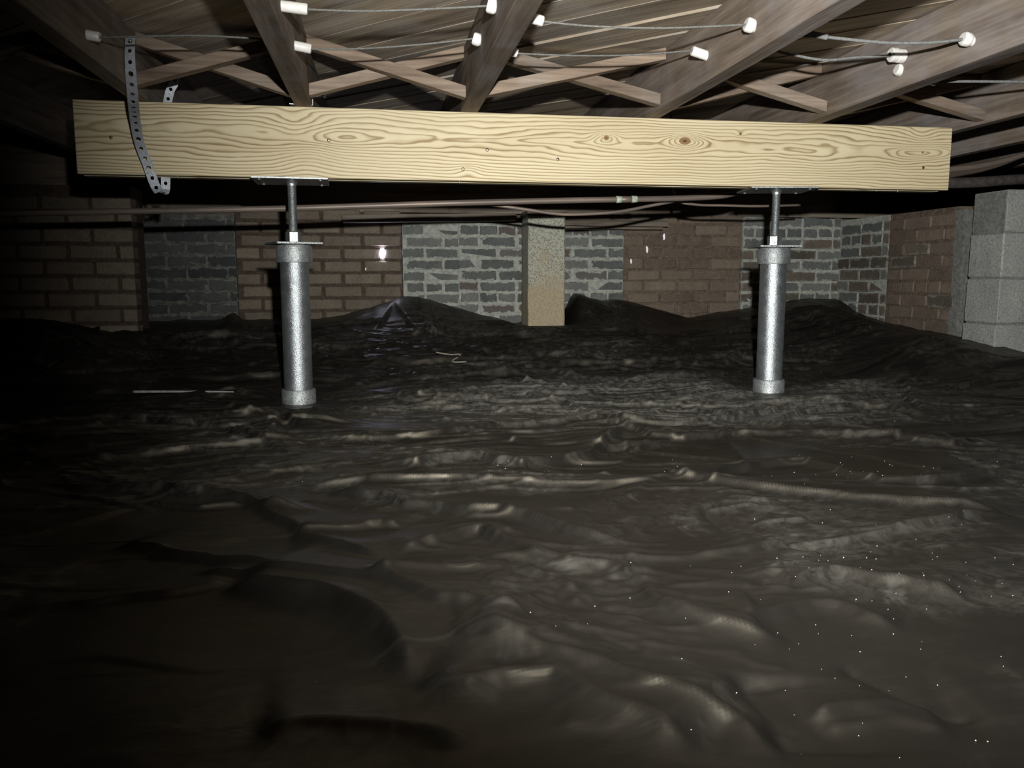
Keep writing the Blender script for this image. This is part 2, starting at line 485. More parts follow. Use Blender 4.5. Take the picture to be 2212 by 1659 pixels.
# ------------------------------------------------------------------ subfloor of diagonal boards
Z_SUB = 1.185; Z_JB = 1.002
def clip_poly(poly, nx, ny, c):           # keep nx*x+ny*y <= c
    out = []
    for i in range(len(poly)):
        a = poly[i]; b = poly[(i + 1) % len(poly)]
        da = nx * a[0] + ny * a[1] - c; db = nx * b[0] + ny * b[1] - c
        if da <= 0: out.append(a)
        if (da < 0) != (db < 0) and da != db:
            t = da / (da - db); out.append((a[0] + (b[0] - a[0]) * t, a[1] + (b[1] - a[1]) * t))
    return out
X0, X1, Y0, Y1 = -3.3, 3.9, -0.9, 4.75
ceil_o = box('ceiling', (X0, Y0, Z_SUB + 0.03), (X1, Y1, Z_SUB + 0.05), M['subfloor'])
tag(ceil_o, 'underside of the floor with diagonal wooden boards', None, kind='structure')
s2 = math.sqrt(0.5)
bw = 0.152
c = (X0 + Y0) * s2 + 0.06
k = 0
while c < (X1 + Y1) * s2:
    c2 = c + bw - 0.004
    P = clip_poly(clip_poly([(X0, Y0), (X1, Y0), (X1, Y1), (X0, Y1)], s2, s2, c2), -s2, -s2, -c)
    if len(P) >= 3:
        cx = sum(p[0] for p in P) / len(P); cy = sum(p[1] for p in P) / len(P)
        dz = random.uniform(-0.003, 0.003); til = random.uniform(-0.004, 0.004)
        loc = [((p[0] - cx) * s2 - (p[1] - cy) * s2, (p[0] - cx) * s2 + (p[1] - cy) * s2) for p in P]   # board runs along its local x
        n_ = len(loc)
        vs = [(u, v, til * v / bw * 2) for u, v in loc] + [(u, v, 0.028) for u, v in loc]
        fs = [tuple(range(n_))[::-1], tuple(range(n_, 2 * n_))] + [(i, (i + 1) % n_, n_ + (i + 1) % n_, n_ + i) for i in range(n_)]
        me = mesh_from('floorboard', vs, fs)
        b = link('floorboard', me, M['subfloor'], ceil_o, (cx - ceil_o.location.x, cy - ceil_o.location.y, Z_SUB + dz - ceil_o.location.z), (0, 0, math.radians(-45)))
    c += bw; k += 1

# ------------------------------------------------------------------ brick walls
BRICK_CACHE = {}
def brick_mesh(L, D, H, jit, var):
    key = (round(L, 3), round(D, 3), round(H, 3), jit, var)
    if key not in BRICK_CACHE:
        BRICK_CACHE[key] = box_mesh('brick', (-L / 2, 0, 0), (L / 2, D, H), 0.0045, jit, 0, hash(key) % 1000)
    return BRICK_CACHE[key]

def lay_bricks(parent, org, ang, length, z0, z1, course, blen, joint, mats, recess, mortar, jit=0.0015, phase=0.0, head=None, skip=None, vjoint=None):
    """bricks along a line from org at angle ang, faces looking to the line's right-hand side; children of the wall"""
    vj = joint if vjoint is None else vjoint
    px, py, pz = parent.location
    ca, sa = math.cos(ang), math.sin(ang)
    nx, ny = -sa, ca                           # into the wall
    top = z1
    # mortar bed
    me = box_mesh('mortar_bed', (0, recess, 0), (length, 0.11, top - z0))
    mb = link('mortar_bed', me, mortar, parent, (org[0] - px, org[1] - py, z0 - pz), (0, 0, ang))
    z = z0; row = 0
    while z + course - joint <= top + 0.012:
        H = course - joint
        u = -(((row % 2) * 0.5 + phase) % 1.0) * blen
        if head and row % 6 == head: pitch = blen / 2
        else: pitch = blen
        while u < length - 0.02:
            a = max(u, 0.0); b = min(u + pitch - vj, length)
            if b - a > 0.035 and not (skip and skip((a + b) / 2, z)):
                L = round((b - a) / 0.01) * 0.01
                j = random.uniform(-0.0025, 0.0025)
                m = mats[0] if random.random() < 0.72 or len(mats) < 2 else mats[1]
                me = brick_mesh(L, 0.09, H, jit, (m.name, random.randrange(3)))
                mid = (a + b) / 2
                o = link('brick', me, m, parent, (org[0] + ca * mid + nx * j - px, org[1] + sa * mid + ny * j - py, z + random.uniform(-0.0015, 0.0015) - pz), (0, random.uniform(-0.006, 0.006), ang))
            u += pitch
        z += course; row += 1
    return mb

YB = 4.6
wall_back = box('wall_back', (-1.32, YB + 0.105, 0.05), (2.95, YB + 0.20, 0.80), M['mortar_tan'])
tag(wall_back, 'patched brick foundation wall of grey piers and tan brick infill', None, kind='structure')
# grey pilaster, tan infill, grey pilaster, brown infill, grey pilaster
lay_bricks(wall_back, (-1.28, YB - 0.02), 0, 0.52, 0.12, 0.775, 0.0635, 0.21, 0.010, (M['brick_dark'], M['brick_dark']), 0.004, M['mortar_dark'], 0.003, 0.2)
lay_bricks(wall_back, (-0.76, YB), 0, 0.885, 0.128, 0.80, 0.0692, 0.217, 0.0125, (M['brick_orange'],), 0.011, M['mortar_brown'], 0.001, 0.38, vjoint=0.014)
lay_bricks(wall_back, (0.129, YB - 0.025), 0, 0.31, 0.11, 0.755, 0.0625, 0.21, 0.011, (M['brick_grey'],), 0.003, M['mortar_grey'], 0.003, 0.9, 4)
lay_bricks(wall_back, (0.441, YB - 0.015), 0, 0.956, 0.115, 0.745, 0.0625, 0.215, 0.010, (M['brick_grey'], M['brick_red']), 0.003, M['mortar_grey'], 0.0035, 0.45, 3)
lay_bricks(wall_back, (1.399, YB), 0, 0.726, 0.10, 0.80, 0.0655, 0.205, 0.009, (M['brick_brown'],), 0.007, M['mortar_tan'], 0.0015, 0.35, vjoint=0.010)
lay_bricks(wall_back, (2.127, YB - 0.02), 0, 0.63, 0.10, 0.79, 0.064, 0.20, 0.010, (M['brick_grey'], M['brick_side']), 0.004, M['mortar_grey'], 0.003, 0.1, 3)

wall_right = box('wall_right', (2.84, 3.56, 0.05), (2.94, 4.60, 0.78), M['mortar_tan'])
tag(wall_right, 'weathered brown and grey brick side wall beside the block pier', None, kind='structure')
lay_bricks(wall_right, (2.745, 4.60), math.radians(-90), 0.50, 0.098, 0.78, 0.066, 0.205, 0.009, (M['brick_side'], M['brick_grey']), 0.004, M['mortar_grey'], 0.003, 0.3, 2)
lay_bricks(wall_right, (2.745, 4.10), math.radians(-90), 0.54, 0.098, 0.78, 0.066, 0.205, 0.009, (M['brick_brown'], M['brick_side']), 0.006, M['mortar_tan'], 0.003, 0.8, 4)
# ragged cement strip on the open end of the side wall
nseg = 16; vs = []; fs = []
rr = random.Random(3)
for i in range(nseg + 1):
    z = 0.1 + 0.66 * i / nseg
    a = rr.uniform(-0.008, 0.012); b = rr.uniform(-0.008, 0.008)
    for (x, y) in ((2.738 + a, 3.545 + b - 0.03), (2.86, 3.53 + b), (2.86, 3.575), (2.738 + a, 3.575)): vs.append((x - 2.89, y - 4.08, z - 0.05))
for i in range(nseg):
    for q in range(4): fs.append((i * 4 + q, i * 4 + (q + 1) % 4, i * 4 + 4 + (q + 1) % 4, i * 4 + 4 + q))
fs += [(3, 2, 1, 0), tuple(nseg * 4 + q for q in range(4))]
link('cement_edge', mesh_from('cement_edge', vs, fs), M['block_mortar'], wall_right)

wall_left = box('wall_left', (-3.3, 4.155, 0.05), (-1.13, 4.25, 0.86), M['mortar_brown'])
tag(wall_left, 'dark tan brick wall in the shadow at the far left', None, kind='structure')
lay_bricks(wall_left, (-2.35, 4.05), 0, 1.22, 0.16, 0.86, 0.0735, 0.217, 0.014, (M['brick_orange'],), 0.012, M['mortar_brown'], 0.001, 0.15, vjoint=0.012)

# rim board on top of the back wall
rim = box('trim_1', (-3.3, 4.62, 0.80), (3.3, 4.66, Z_SUB), M['board'])
tag(rim, 'dark wooden rim board standing on the back wall', None, kind='structure')

# ================================================================== JOISTS
JX = [(-1.37, -1.32), (-0.775, -0.72), (-0.265, -0.208), (0.285, 0.345), (0.937, 0.995), (1.545, 1.612), (2.20, 2.25), (2.645, 2.695), (3.2, 3.25)]
JLAB = ['dark joist at the far left, left of the perforated strap',
        'dark joist with the perforated metal strap nailed to it',
        'brown joist above the left steel post with the metal clip',
        'grey-brown joist over the middle left of the new beam',
        'wide lit joist over the middle right of the new beam',
        'brown joist carrying the large white porcelain knob',
        'brown joist just past the right end of the new beam',
        'dark joist second past the right end of the new beam',
        'dark joist at the far right above the concrete block pier']
joists = []
for i, (a, b) in enumerate(JX):
    j = box('floor_joist', (a, -0.8, Z_JB), (b, 4.62, Z_SUB - 0.004), M['joist'], None, 0.003, 0.0012, 14, i)
    tag(j, JLAB[i], 'joist', 'floor joists under the diagonal boards')
    joists.append(j)

# ================================================================== NEW BEAM
BX0, BX1, BY0, BZ0, BZ1 = -0.950, 2.147, 2.850, 0.771, 1.001
beam = empty('support_beam', ((BX0 + BX1) / 2, BY0 + 0.057, BZ0))
tag(beam, 'new pale pine beam of three planks under the old joists', 'beam')
for i in range(3):
    dx = (0.0, 0.006, -0.004)[i]; dz = (0.0, -0.002, 0.001)[i]
    box('plank', (BX0 + dx, BY0 + 0.0383 * i, BZ0 + dz), (BX1 - dx * 2, BY0 + 0.0383 * i + 0.0375, BZ1 + min(dz, 0)), M['pine'], beam, 0.0022, 0, 0)
for i, (x, z) in enumerate([(-0.841, 0.886), (-0.158, 0.895), (0.375, 0.877), (0.624, 0.851), (0.291, 0.811), (2.034, 0.852)]):
    me = lathe_mesh('screw_head', [(0.0035, -0.004), (0.0058, -0.0005), (0.0055, 0.0012), (0.002, 0.0008)], 12)
    o = link('screw_head', me, M['screw'], beam, (x - beam.location.x, BY0 - beam.location.y, z - beam.location.z), (math.radians(90), 0, 0), True)
for i, (x, y) in enumerate([(0.28, 2.868), (1.86, 2.872), (1.95, 2.872), (-0.65, 2.868)]):
    me = lathe_mesh('nail_tip', [(0.0022, -0.006), (0.0022, 0.002), (0.0006, 0.006)], 8)
    link('nail_tip', me, M['zinc'], beam, (x - beam.location.x, y - beam.location.y, -0.003), (math.radians(180), 0, 0), True)

# ================================================================== STEEL POSTS
def make_post(x, y, rot_plate, rot_washer, rot_nut, label, lean=(0, 0)):
    p = empty('jack_post', (x, y, 0.0))
    tag(p, label, 'post', 'adjustable steel posts under the new beam')
    # base coupling, pipe, top coupling
    link('base_coupling', lathe_mesh('base_coupling', [(0.050, -0.012), (0.0585, -0.010), (0.0590, 0.046), (0.0575, 0.050), (0.0565, 0.052), (0.050, 0.053)], 48), M['galv_cast'], p, smooth=False)
    link('pipe', lathe_mesh('pipe', [(0.0485, 0.03)] + [(0.0487, 0.05 + 0.045 * i) for i in range(11)] + [(0.0485, 0.51)], 64), M['galv'], p, smooth=False)
    link('top_coupling', lathe_mesh('top_coupling', [(0.050, 0.491), (0.0588, 0.492), (0.0605, 0.500), (0.0600, 0.546), (0.0570, 0.5515), (0.049, 0.552)], 48), M['galv_cast'], p)
    # square washer plate, slightly dished
    w = 0.079
    me = box_mesh('washer_plate', (-w, -w, 0.0), (w, w, 0.0075), 0.0012)
    link('washer_plate', me, M['zinc'], p, (0, 0, 0.5525), (0, 0, rot_washer))
    # hex nut
    me = lathe_mesh('hex_nut', [(0.0235, 0), (0.0265, 0.002), (0.0265, 0.034), (0.0235, 0.0365)], 6)
    link('hex_nut', me, M['zinc'], p, (0, 0, 0.5602), (0, 0, rot_nut))
    # threaded rod
    prof = []; z = 0.52; q = 0
    while z < 0.748:
        prof.append((0.0150 if q % 2 else 0.0133, z)); z += 0.00175; q += 1
    prof = [(0.0133, 0.515)] + prof + [(0.0155, 0.749), (0.0165, 0.757), (0.020, 0.7635)]
    link('threaded_rod', lathe_mesh('threaded_rod', prof, 24), M['zinc'], p)
    # top plate with screws
    tp = link('top_plate', box_mesh('top_plate', (-0.123, -0.098, 0.0), (0.123, 0.098, 0.0065), 0.001), M['zinc'], p, (0, 0, 0.7628), (0, 0, rot_plate))
    for sx, sy in ((-1, -1), (1, -1), (1, 1), (-1, 1)):
        link('screw_head', lathe_mesh('screw_head', [(0.006, 0), (0.0065, -0.002), (0.004, -0.0042)], 10), M['zinc'], tp, (sx * 0.098, sy * 0.074, 0.0), (0, 0, 0))
    for o in p.children:
        me = o.data
        if me and o.name.split('.')[0] in ('pipe', 'base_coupling', 'top_coupling'):
            me.polygons.foreach_set('use_smooth', [len(pl.vertices) == 4 for pl in me.polygons])
            try: me.set_sharp_from_angle(angle=math.radians(30))
            except Exception: pass
    return p
make_post(-0.289, 2.907, math.radians(2.0), math.radians(22), math.radians(8), 'dull galvanized screw jack post nearest the hanging perforated strap')
make_post(1.476, 2.907, math.radians(-9.0), math.radians(-8), math.radians(24), 'bright galvanized screw jack post nearest the concrete block pier')

# ================================================================== CROSS BRIDGING
def strut(a, b, y, label, w=0.042, h=0.036):
    me, base = strut_mesh('bridging_strut', (a[0], y, a[1]), (b[0], y, b[1]), w, h)
    o = link('bridging_strut', me, M['strut'], None, base)
    tag(o, label, 'bridging', 'cross bridging struts between the joists')
    return o
ZT, ZL = 1.165, 1.030
def bay(i, front_down, yf, yb, lab_f, lab_b):
    xl = JX[i][1]; xr = JX[i + 1][0]
    down = ((xl, ZT), (xr, ZL)); up = ((xl, ZL), (xr, ZT))
    f, b = (down, up) if front_down else (up, down)
    strut(*f, yf, lab_f); strut(*b, yb, lab_b)
bay(0, False, 2.62, 2.668, 'dim rough strut at the far left, left of the strap, rising to the right', 'dim rough strut at the far left hidden behind the dark joist')
bay(1, False, 2.70, 2.755, 'dark rough strut rising right from the perforated strap', 'dark rough strut falling right from behind the perforated strap')
bay(2, True, 2.70, 2.745, 'rough fuzzy strut falling right between the first lit joists, in front', 'rough strut rising right above the left post, behind the fuzzy strut')
bay(3, False, 2.66, 2.705, 'reddish strut rising right over the middle of the beam, in front', 'reddish strut falling right over the middle of the beam, behind')
bay(4, True, 2.72, 2.765, 'reddish strut falling right to the joist with the large knob', 'grey strut rising right behind the wide lit joist')
bay(5, True, 2.77, 2.815, 'grey strut falling right over the right end of the beam', 'grey strut behind the right end of the beam rising right')

# ================================================================== KNOB-AND-TUBE WIRING
def porcelain_tube(a, b, label, r=0.0125, head=None):
    a = Vector(a); b = Vector(b)
    L = (b - a).length
    prof = [(0.005, 0.0), (r * 0.86, 0.0), (r, 0.0025), (r, L - 0.0025), (r * 0.86, L), (0.005, L)]
    if head == 'a':
        prof = [(0.005, -0.004), (r * 1.15, -0.004), (r * 1.42, 0.0), (r * 1.42, 0.015), (r * 1.2, 0.019), (r, 0.021), (r, L - 0.0025), (r * 0.86, L), (0.005, L)]
    vs_me = lathe_mesh('porcelain_tube', prof, 20, True)
    q = (b - a).to_track_quat('Z', 'Y')
    o = link('porcelain_tube', vs_me, M['porcelain'], None, a, q.to_euler(), True)
    try: vs_me.set_sharp_from_angle(angle=math.radians(45))
    except Exception: pass
    tag(o, label, 'insulator', 'white porcelain insulators of the old wiring')
    return o
YA, YBW = 2.0, 2.30
porcelain_tube((-0.79, YBW, 1.062), (-0.690, YBW, 1.047), 'white tube through the dark joist beside the perforated strap')
porcelain_tube((-0.285, YA, 1.060), (-0.150, YA, 1.049), 'upper white tube through the joist above the left post')
porcelain_tube((-0.285, YBW, 1.060), (-0.166, YBW, 1.041), 'lower white tube through the joist above the left post')
porcelain_tube((0.268, YA, 1.080), (0.400, YA, 1.049), 'upper white tube with a broken head in the grey-brown middle joist', 0.0125, 'a')
porcelain_tube((0.268, YBW, 1.087), (0.388, YBW, 1.053), 'lower white tube with a rounded head in the grey-brown middle joist', 0.0118, 'a')
porcelain_tube((0.918, YA, 1.067), (1.028, YA, 1.035), 'white tube with a round head in the upper face of the wide lit joist', 0.0125, 'a')
porcelain_tube((0.892, YBW, 1.082), (1.03, YBW, 1.045), 'plain white tube lower on the wide lit joist', 0.0135)
porcelain_tube((1.520, YA, 1.060), (1.66, YA, 1.030), 'small white round tube head at the right on the joist with the large knob', 0.0125, 'a')
porcelain_tube((1.536, YBW, 1.056), (1.665, YBW, 1.024), 'small white tube end just under the large porcelain knob', 0.012, 'a')
# large porcelain knob nailed to the joist: two stacked halves and a nail
kn = empty('porcelain_insulator', (1.545, YBW - 0.015, 1.089))
tag(kn, 'large white two-piece porcelain knob on the brown joist', 'insulator', 'white porcelain insulators of the old wiring')
kr = math.radians(90)
link('outer_half', lathe_mesh('outer_half', [(0.007, 0), (0.017, 0), (0.0205, 0.003), (0.0205, 0.018), (0.0185, 0.021)], 28), M['porcelain'], kn, (-0.048, -0.004, 0.002), (0, kr, 0), False)
link('inner_half', lathe_mesh('inner_half', [(0.017, 0), (0.0195, 0.003), (0.0195, 0.022), (0.016, 0.026)], 28), M['porcelain'], kn, (-0.0265, -0.004, 0.0), (0, kr, 0), False)
link('nail_head', lathe_mesh('nail_head', [(0.0068, -0.001), (0.0066, 0.002), (0.002, 0.0025)], 12), M['iron'], kn, (-0.0495, -0.004, 0.002), (0, kr, 0), True)

def wire(pts, r, label, mat='wire'):
    o = tube('electric_wire', pts, r, M[mat], None, 8, 8)
    tag(o, label, 'wire', 'old cloth-covered wires between the joists')
    return o
wire([(-0.150, YA, 1.049), (-0.02, YA, 1.052), (0.13, YA, 1.064), (0.268, YA, 1.078)], 0.0026, 'upper wire spanning the bay above the left post')
wire([(0.400, YA, 1.049), (0.52, YA, 1.044), (0.70, YA, 1.048), (0.915, YA, 1.066)], 0.0026, 'upper wire reaching the round tube head on the wide lit joist')
w3 = wire([(1.028, YA, 1.035), (1.075, YA - 0.005, 1.050), (1.14, YA, 1.046), (1.30, YA, 1.040), (1.43, YA, 1.046), (1.518, YA, 1.058)], 0.0042, 'thick grey spliced wire above the large porcelain knob', 'wire_grey')
tube('splice_tape', [(1.07, YA - 0.005, 1.049), (1.10, YA - 0.003, 1.0495), (1.135, YA, 1.046)], 0.0075, M['wire_grey'], w3, 6, 10)
tube('loose_end', [(1.088, YA - 0.004, 1.050), (1.093, YA - 0.006, 1.066), (1.097, YA - 0.006, 1.078)], 0.0048, M['wire_grey'], w3, 5, 8)
wire([(-0.690, YBW, 1.047), (-0.60, YBW, 1.053), (-0.45, YBW, 1.062), (-0.285, YBW, 1.061)], 0.0026, 'lower wire crossing behind the top of the perforated strap')
wire([(-0.166, YBW, 1.041), (-0.03, YBW, 1.048), (0.13, YBW, 1.066), (0.268, YBW, 1.087)], 0.0026, 'lower wire spanning the bay above the left post')
wire([(0.388, YBW, 1.053), (0.55, YBW, 1.054), (0.72, YBW, 1.063), (0.892, YBW, 1.082)], 0.0025, 'lower wire reaching the plain tube on the wide lit joist')
wire([(1.03, YBW, 1.045), (1.10, YBW - 0.01, 1.092), (1.18, YBW - 0.012, 1.082), (1.29, YBW - 0.015, 1.069), (1.41, YBW - 0.015, 1.082), (1.525, YBW - 0.019, 1.090)], 0.0040, 'thick grey sagging wire running to the large porcelain knob', 'wire_grey')
wire([(1.665, YBW, 1.026), (1.80, YBW, 1.031), (1.96, YBW, 1.036), (2.20, YBW, 1.045)], 0.0042, 'grey wire past the joist with the large knob, at the right', 'wire_grey')

# ================================================================== PERFORATED STRAP
def strap_mesh(name, pts, width, pitch, per=12, twist=None, base=Vector((0, 0, 0))):
    """flat metal band with punched round holes following a path; side = direction across the band"""
    path = spline(pts, per)
    cum = [0.0]
    for i in range(1, len(path)): cum.append(cum[-1] + (path[i] - path[i - 1]).length)
    total = cum[-1]
    def at(s):
        s = min(max(s, 0), total - 1e-6)
        i = max(k for k in range(len(cum)) if cum[k] <= s)
        i = min(i, len(path) - 2)
        t = (s - cum[i]) / max(cum[i + 1] - cum[i], 1e-9)
        p = path[i].lerp(path[i + 1], t)
        d = (path[min(i + 2, len(path) - 1)] - path[max(i - 1, 0)]).normalized()
        sd = Vector(twist(s / total)) if twist else Vector((1, 0, 0))
        sd = (sd - d * sd.dot(d)).normalized()
        return p, sd
    vs = []; fs = []
    ncell = max(1, int(total / pitch)); pitch = total / ncell
    N = 16
    for c in range(ncell):
        s0 = c * pitch; sm = s0 + pitch / 2
        r = width * (0.20 if c % 3 else 0.24)
        b0 = len(vs)
        for ring in (0, 1):
            for k in range(N):
                a = 2 * math.pi * k / N + math.pi / N * 0
                ux, uy = math.cos(a), math.sin(a)
                if ring == 0: u, v = ux * r, uy * r
                else:
                    m = max(abs(ux), abs(uy))
                    u, v = ux / m * width / 2, uy / m * pitch / 2
                p, sd = at(sm + v)
                vs.append(p + sd * u - base)
        for k in range(N):
            k2 = (k + 1) % N
            fs.append((b0 + k, b0 + k2, b0 + N + k2, b0 + N + k))
    me = mesh_from(name, vs, fs)
    bm = bmesh.new(); bm.from_mesh(me)
    bmesh.ops.remove_doubles(bm, verts=bm.verts, dist=0.0004)
    bm.to_mesh(me); bm.free()
    return me
st = empty('perforated_strap', (-0.71, 2.66, 1.12))
tag(st, 'perforated galvanized strap hanging from the dark joist down past the beam', 'strap')
bs = Vector(st.location)
band = strap_mesh('hanging_band', [(-0.684, 2.55, 1.118), (-0.683, 2.53, 1.07), (-0.686, 2.54, 1.01), (-0.700, 2.60, 0.95), (-0.727, 2.71, 0.915), (-0.735, 2.77, 0.86), (-0.720, 2.80, 0.79), (-0.706, 2.812, 0.735), (-0.697, 2.822, 0.715)],
                  0.030, 0.031, 10, lambda t: (1, -0.25 + 0.3 * t, 0.12), bs)
o = link('hanging_band', band, M['strap'], st)
md = o.modifiers.new('thickness', 'SOLIDIFY'); md.thickness = 0.0011
band2 = strap_mesh('folded_end', [(-0.697, 2.822, 0.714), (-0.690, 2.835, 0.712), (-0.684, 2.848, 0.722), (-0.681, 2.85, 0.764)], 0.028, 0.026, 8, lambda t: (1, 0.1, -0.3 + 0.3 * t), bs)
o = link('folded_end', band2, M['strap'], st)
md = o.modifiers.new('thickness', 'SOLIDIFY'); md.thickness = 0.0011
band3 = strap_mesh('rear_band', [(-0.700, 2.985, 0.99), (-0.694, 2.990, 1.035), (-0.684, 2.992, 1.07), (-0.668, 2.99, 1.10), (-0.66, 2.985, 1.15)], 0.028, 0.030, 8, lambda t: (1, 0.1, -0.2), bs)
o = link('rear_band', band3, M['strap'], st)
md = o.modifiers.new('thickness', 'SOLIDIFY'); md.thickness = 0.0011
for i, z in enumerate((1.122,)):
    link('nail_head', lathe_mesh('nail_head', [(0.002, -0.004), (0.0045, 0.0), (0.004, 0.0018)], 10), M['zinc'], st, (0.026, -0.114, z - 1.135), (kr, 0, 0), True)

# bent steel clip under the joist above the left post
cl = empty('steel_clip', (-0.235, 2.845, Z_JB))
tag(cl, 'small bent steel clip at the foot of the joist above the left post', 'clip')
pp = [(-0.045, 0.0045), (-0.0, 0.0025), (0.028, 0.002), (0.0305, 0.006), (0.0305, 0.026), (0.034, 0.033), (0.045, 0.036), (0.072, 0.040)]
vs = []; fs = []
for u, z in pp:
    vs += [(u, -0.012, z - 0.0015), (u, 0.022, z - 0.0015)]
for i in range(len(pp) - 1): fs.append((2 * i, 2 * i + 1, 2 * i + 3, 2 * i + 2))
o = link('clip_band', mesh_from('clip_band', vs, fs), M['zinc'], cl)
md = o.modifiers.new('thickness', 'SOLIDIFY'); md.thickness = 0.0022
link('bent_nail', tube_mesh('bent_nail', spline([(0.048, -0.014, 0.072), (0.053, -0.018, 0.066), (0.054, -0.016, 0.050), (0.062, -0.014, 0.032), (0.072, -0.012, 0.026)], 5), 0.0018, 8), M['iron'], cl, smooth=True)

# ================================================================== PIPES
cp = tube('copper_pipe', [(-2.6, 3.28, 0.615), (-1.658, 3.25, 0.656), (-1.353, 3.25, 0.670), (-0.878, 3.25, 0.685), (-0.309, 3.25, 0.704), (0.331, 3.25, 0.733), (0.742, 3.25, 0.748), (0.983, 3.25, 0.756), (1.289, 3.26, 0.768), (1.45, 3.265, 0.785), (1.55, 3.27, 0.83), (1.57, 3.27, 0.95), (1.57, 3.27, 1.01)], 0.0118, M['copper'], None, 10, 16)
tag(cp, 'long thick copper pipe running under the joists behind both posts', 'pipe')
for x0, x1, za, zb in ((0.955, 0.978, 0.7551, 0.7559), (1.020, 1.043, 0.7571, 0.7579)):
    tube('solder_joint', [(x0, 3.2505, za), (x1, 3.251, zb)], 0.0142, M['solder'], cp, 2, 16)
tube('fitting', [(0.958, 3.2505, 0.7552), (1.041, 3.251, 0.7578)], 0.0134, M['copper'], cp, 2, 16)
cp2 = tube('copper_tube', [(-0.30, 3.40, 0.714), (0.10, 3.40, 0.7345), (0.30, 3.36, 0.740), (0.451, 3.33, 0.734), (0.584, 3.32, 0.718), (0.70, 3.32, 0.703), (0.797, 3.32, 0.699), (0.975, 3.32, 0.711), (1.115, 3.32, 0.737), (1.276, 3.32, 0.772), (1.42, 3.32, 0.83), (1.52, 3.32, 0.92), (1.57, 3.32, 1.004)], 0.0068, M['copper'], None, 8, 12)
tag(cp2, 'thin sagging copper tube passing in front of the tall concrete pier', 'pipe')
cp3 = tube('copper_tube', [(1.235, 3.40, 1.185), (1.24, 3.40, 0.90), (1.27, 3.385, 0.775), (1.345, 3.38, 0.752), (1.483, 3.38, 0.750), (1.63, 3.38, 0.749), (1.85, 3.42, 0.76)], 0.0055, M['copper'], None, 8, 12)
tag(cp3, 'short thin copper tube behind the top of the bright post', 'pipe')
cp4 = tube('copper_tube', [(1.9, 3.35, 0.885), (2.25, 3.31, 0.894), (2.459, 3.3, 0.909), (2.594, 3.3, 0.924), (2.729, 3.3, 0.950), (2.847, 3.3, 0.984), (2.98, 3.3, 1.03)], 0.0125, M['copper'], None, 8, 14)
tag(cp4, 'bent copper tube past the right end of the beam', 'pipe')
ip = tube('iron_pipe', [(1.6, 3.35, 0.845), (2.463, 3.3, 0.853), (2.86, 3.3, 0.878), (3.4, 3.3, 0.91)], 0.023, M['iron'], None, 6, 16)
tag(ip, 'dark iron pipe above the concrete block pier', 'pipe')

# ================================================================== PIERS AND SILL BOARDS
pier = empty('concrete_pier', (0.885, 4.40, 0.08))
tag(pier, 'tall narrow exposed aggregate concrete pier standing before the grey bricks', 'pier')
pm = box_mesh('shaft', (-0.101, -0.1, 0.0), (0.101, 0.1, 0.69), 0.006, 0.0012, 12, 5)
link('shaft', pm, M['concrete'], pier)
link('cap_shim', box_mesh('cap_shim', (-0.106, -0.102, 0.69), (0.106, 0.1, 0.715), 0.002, 0.002, 4, 9), M['board'], pier)

bp = empty('block_pier', (2.885, 3.30, 0.03))
tag(bp, 'grey concrete block pier at the far right edge', 'pier')
bp.rotation_euler = (0, 0, math.radians(1.5))
link('mortar_core', box_mesh('mortar_core', (-0.194, -0.092, -0.18), (0.19, 0.092, 0.785)), M['block_mortar'], bp)
for i, (a, b) in enumerate([(-0.18, 0.008), (0.014, 0.203), (0.210, 0.405), (0.412, 0.603), (0.610, 0.790)]):
    dx = (0.0, -0.006, 0.0, 0.003, 0.008)[i]
    if i == 1:      # lowest visible block shows a shallow recess in its face
        link('concrete_block', box_mesh('concrete_block', (-0.2 + dx, -0.1, a), (0.012, 0.1, b), 0.004, 0.001, 3, i), M['block'], bp)
        link('concrete_block', box_mesh('concrete_block', (0.012, -0.075, a), (0.2, 0.1, b), 0.004, 0.001, 3, i + 8), M['block'], bp)
        link('block_web', box_mesh('block_web', (0.012, -0.1, b - 0.05), (0.2, -0.07, b), 0.004, 0.001, 3, i + 9), M['block'], bp)
    elif i == 3:
        link('concrete_block', box_mesh('concrete_block', (-0.2 + dx, -0.1, a), (-0.003, 0.1, b), 0.004, 0.0015, 3, i), M['block'], bp)
        link('concrete_block', box_mesh('concrete_block', (0.003, -0.1, a), (0.2, 0.1, b), 0.004, 0.0015, 3, i + 20), M['block'], bp)
    else:
        link('concrete_block', box_mesh('concrete_block', (-0.2 + dx, -0.1, a), (0.2, 0.1, b), 0.004, 0.0015, 3, i), M['block'], bp)

def board(lo, hi, label, rot=0.0):
    o = box('wood_board', lo, hi, M['board'], None, 0.003, 0.001, 6, int(lo[0] * 100) % 97)
    o.rotation_euler = (0, rot, 0)
    tag(o, label, 'board', 'old boards packed on the brick wall')
    return o
board((-0.19, 4.46, 0.742), (0.75, 4.55, 0.782), 'long old board on the wall left of the tall concrete pier', math.radians(-1.2))
board((1.03, 4.50, 0.758), (1.63, 4.575, 0.790), 'topmost of three stacked boards on the wall right of the pier')
board((1.00, 4.495, 0.729), (1.634, 4.575, 0.757), 'middle of three stacked boards on the wall right of the pier')
board((0.99, 4.49, 0.712), (1.60, 4.57, 0.726), 'thin bottom board of three stacked on the wall right of the pier')


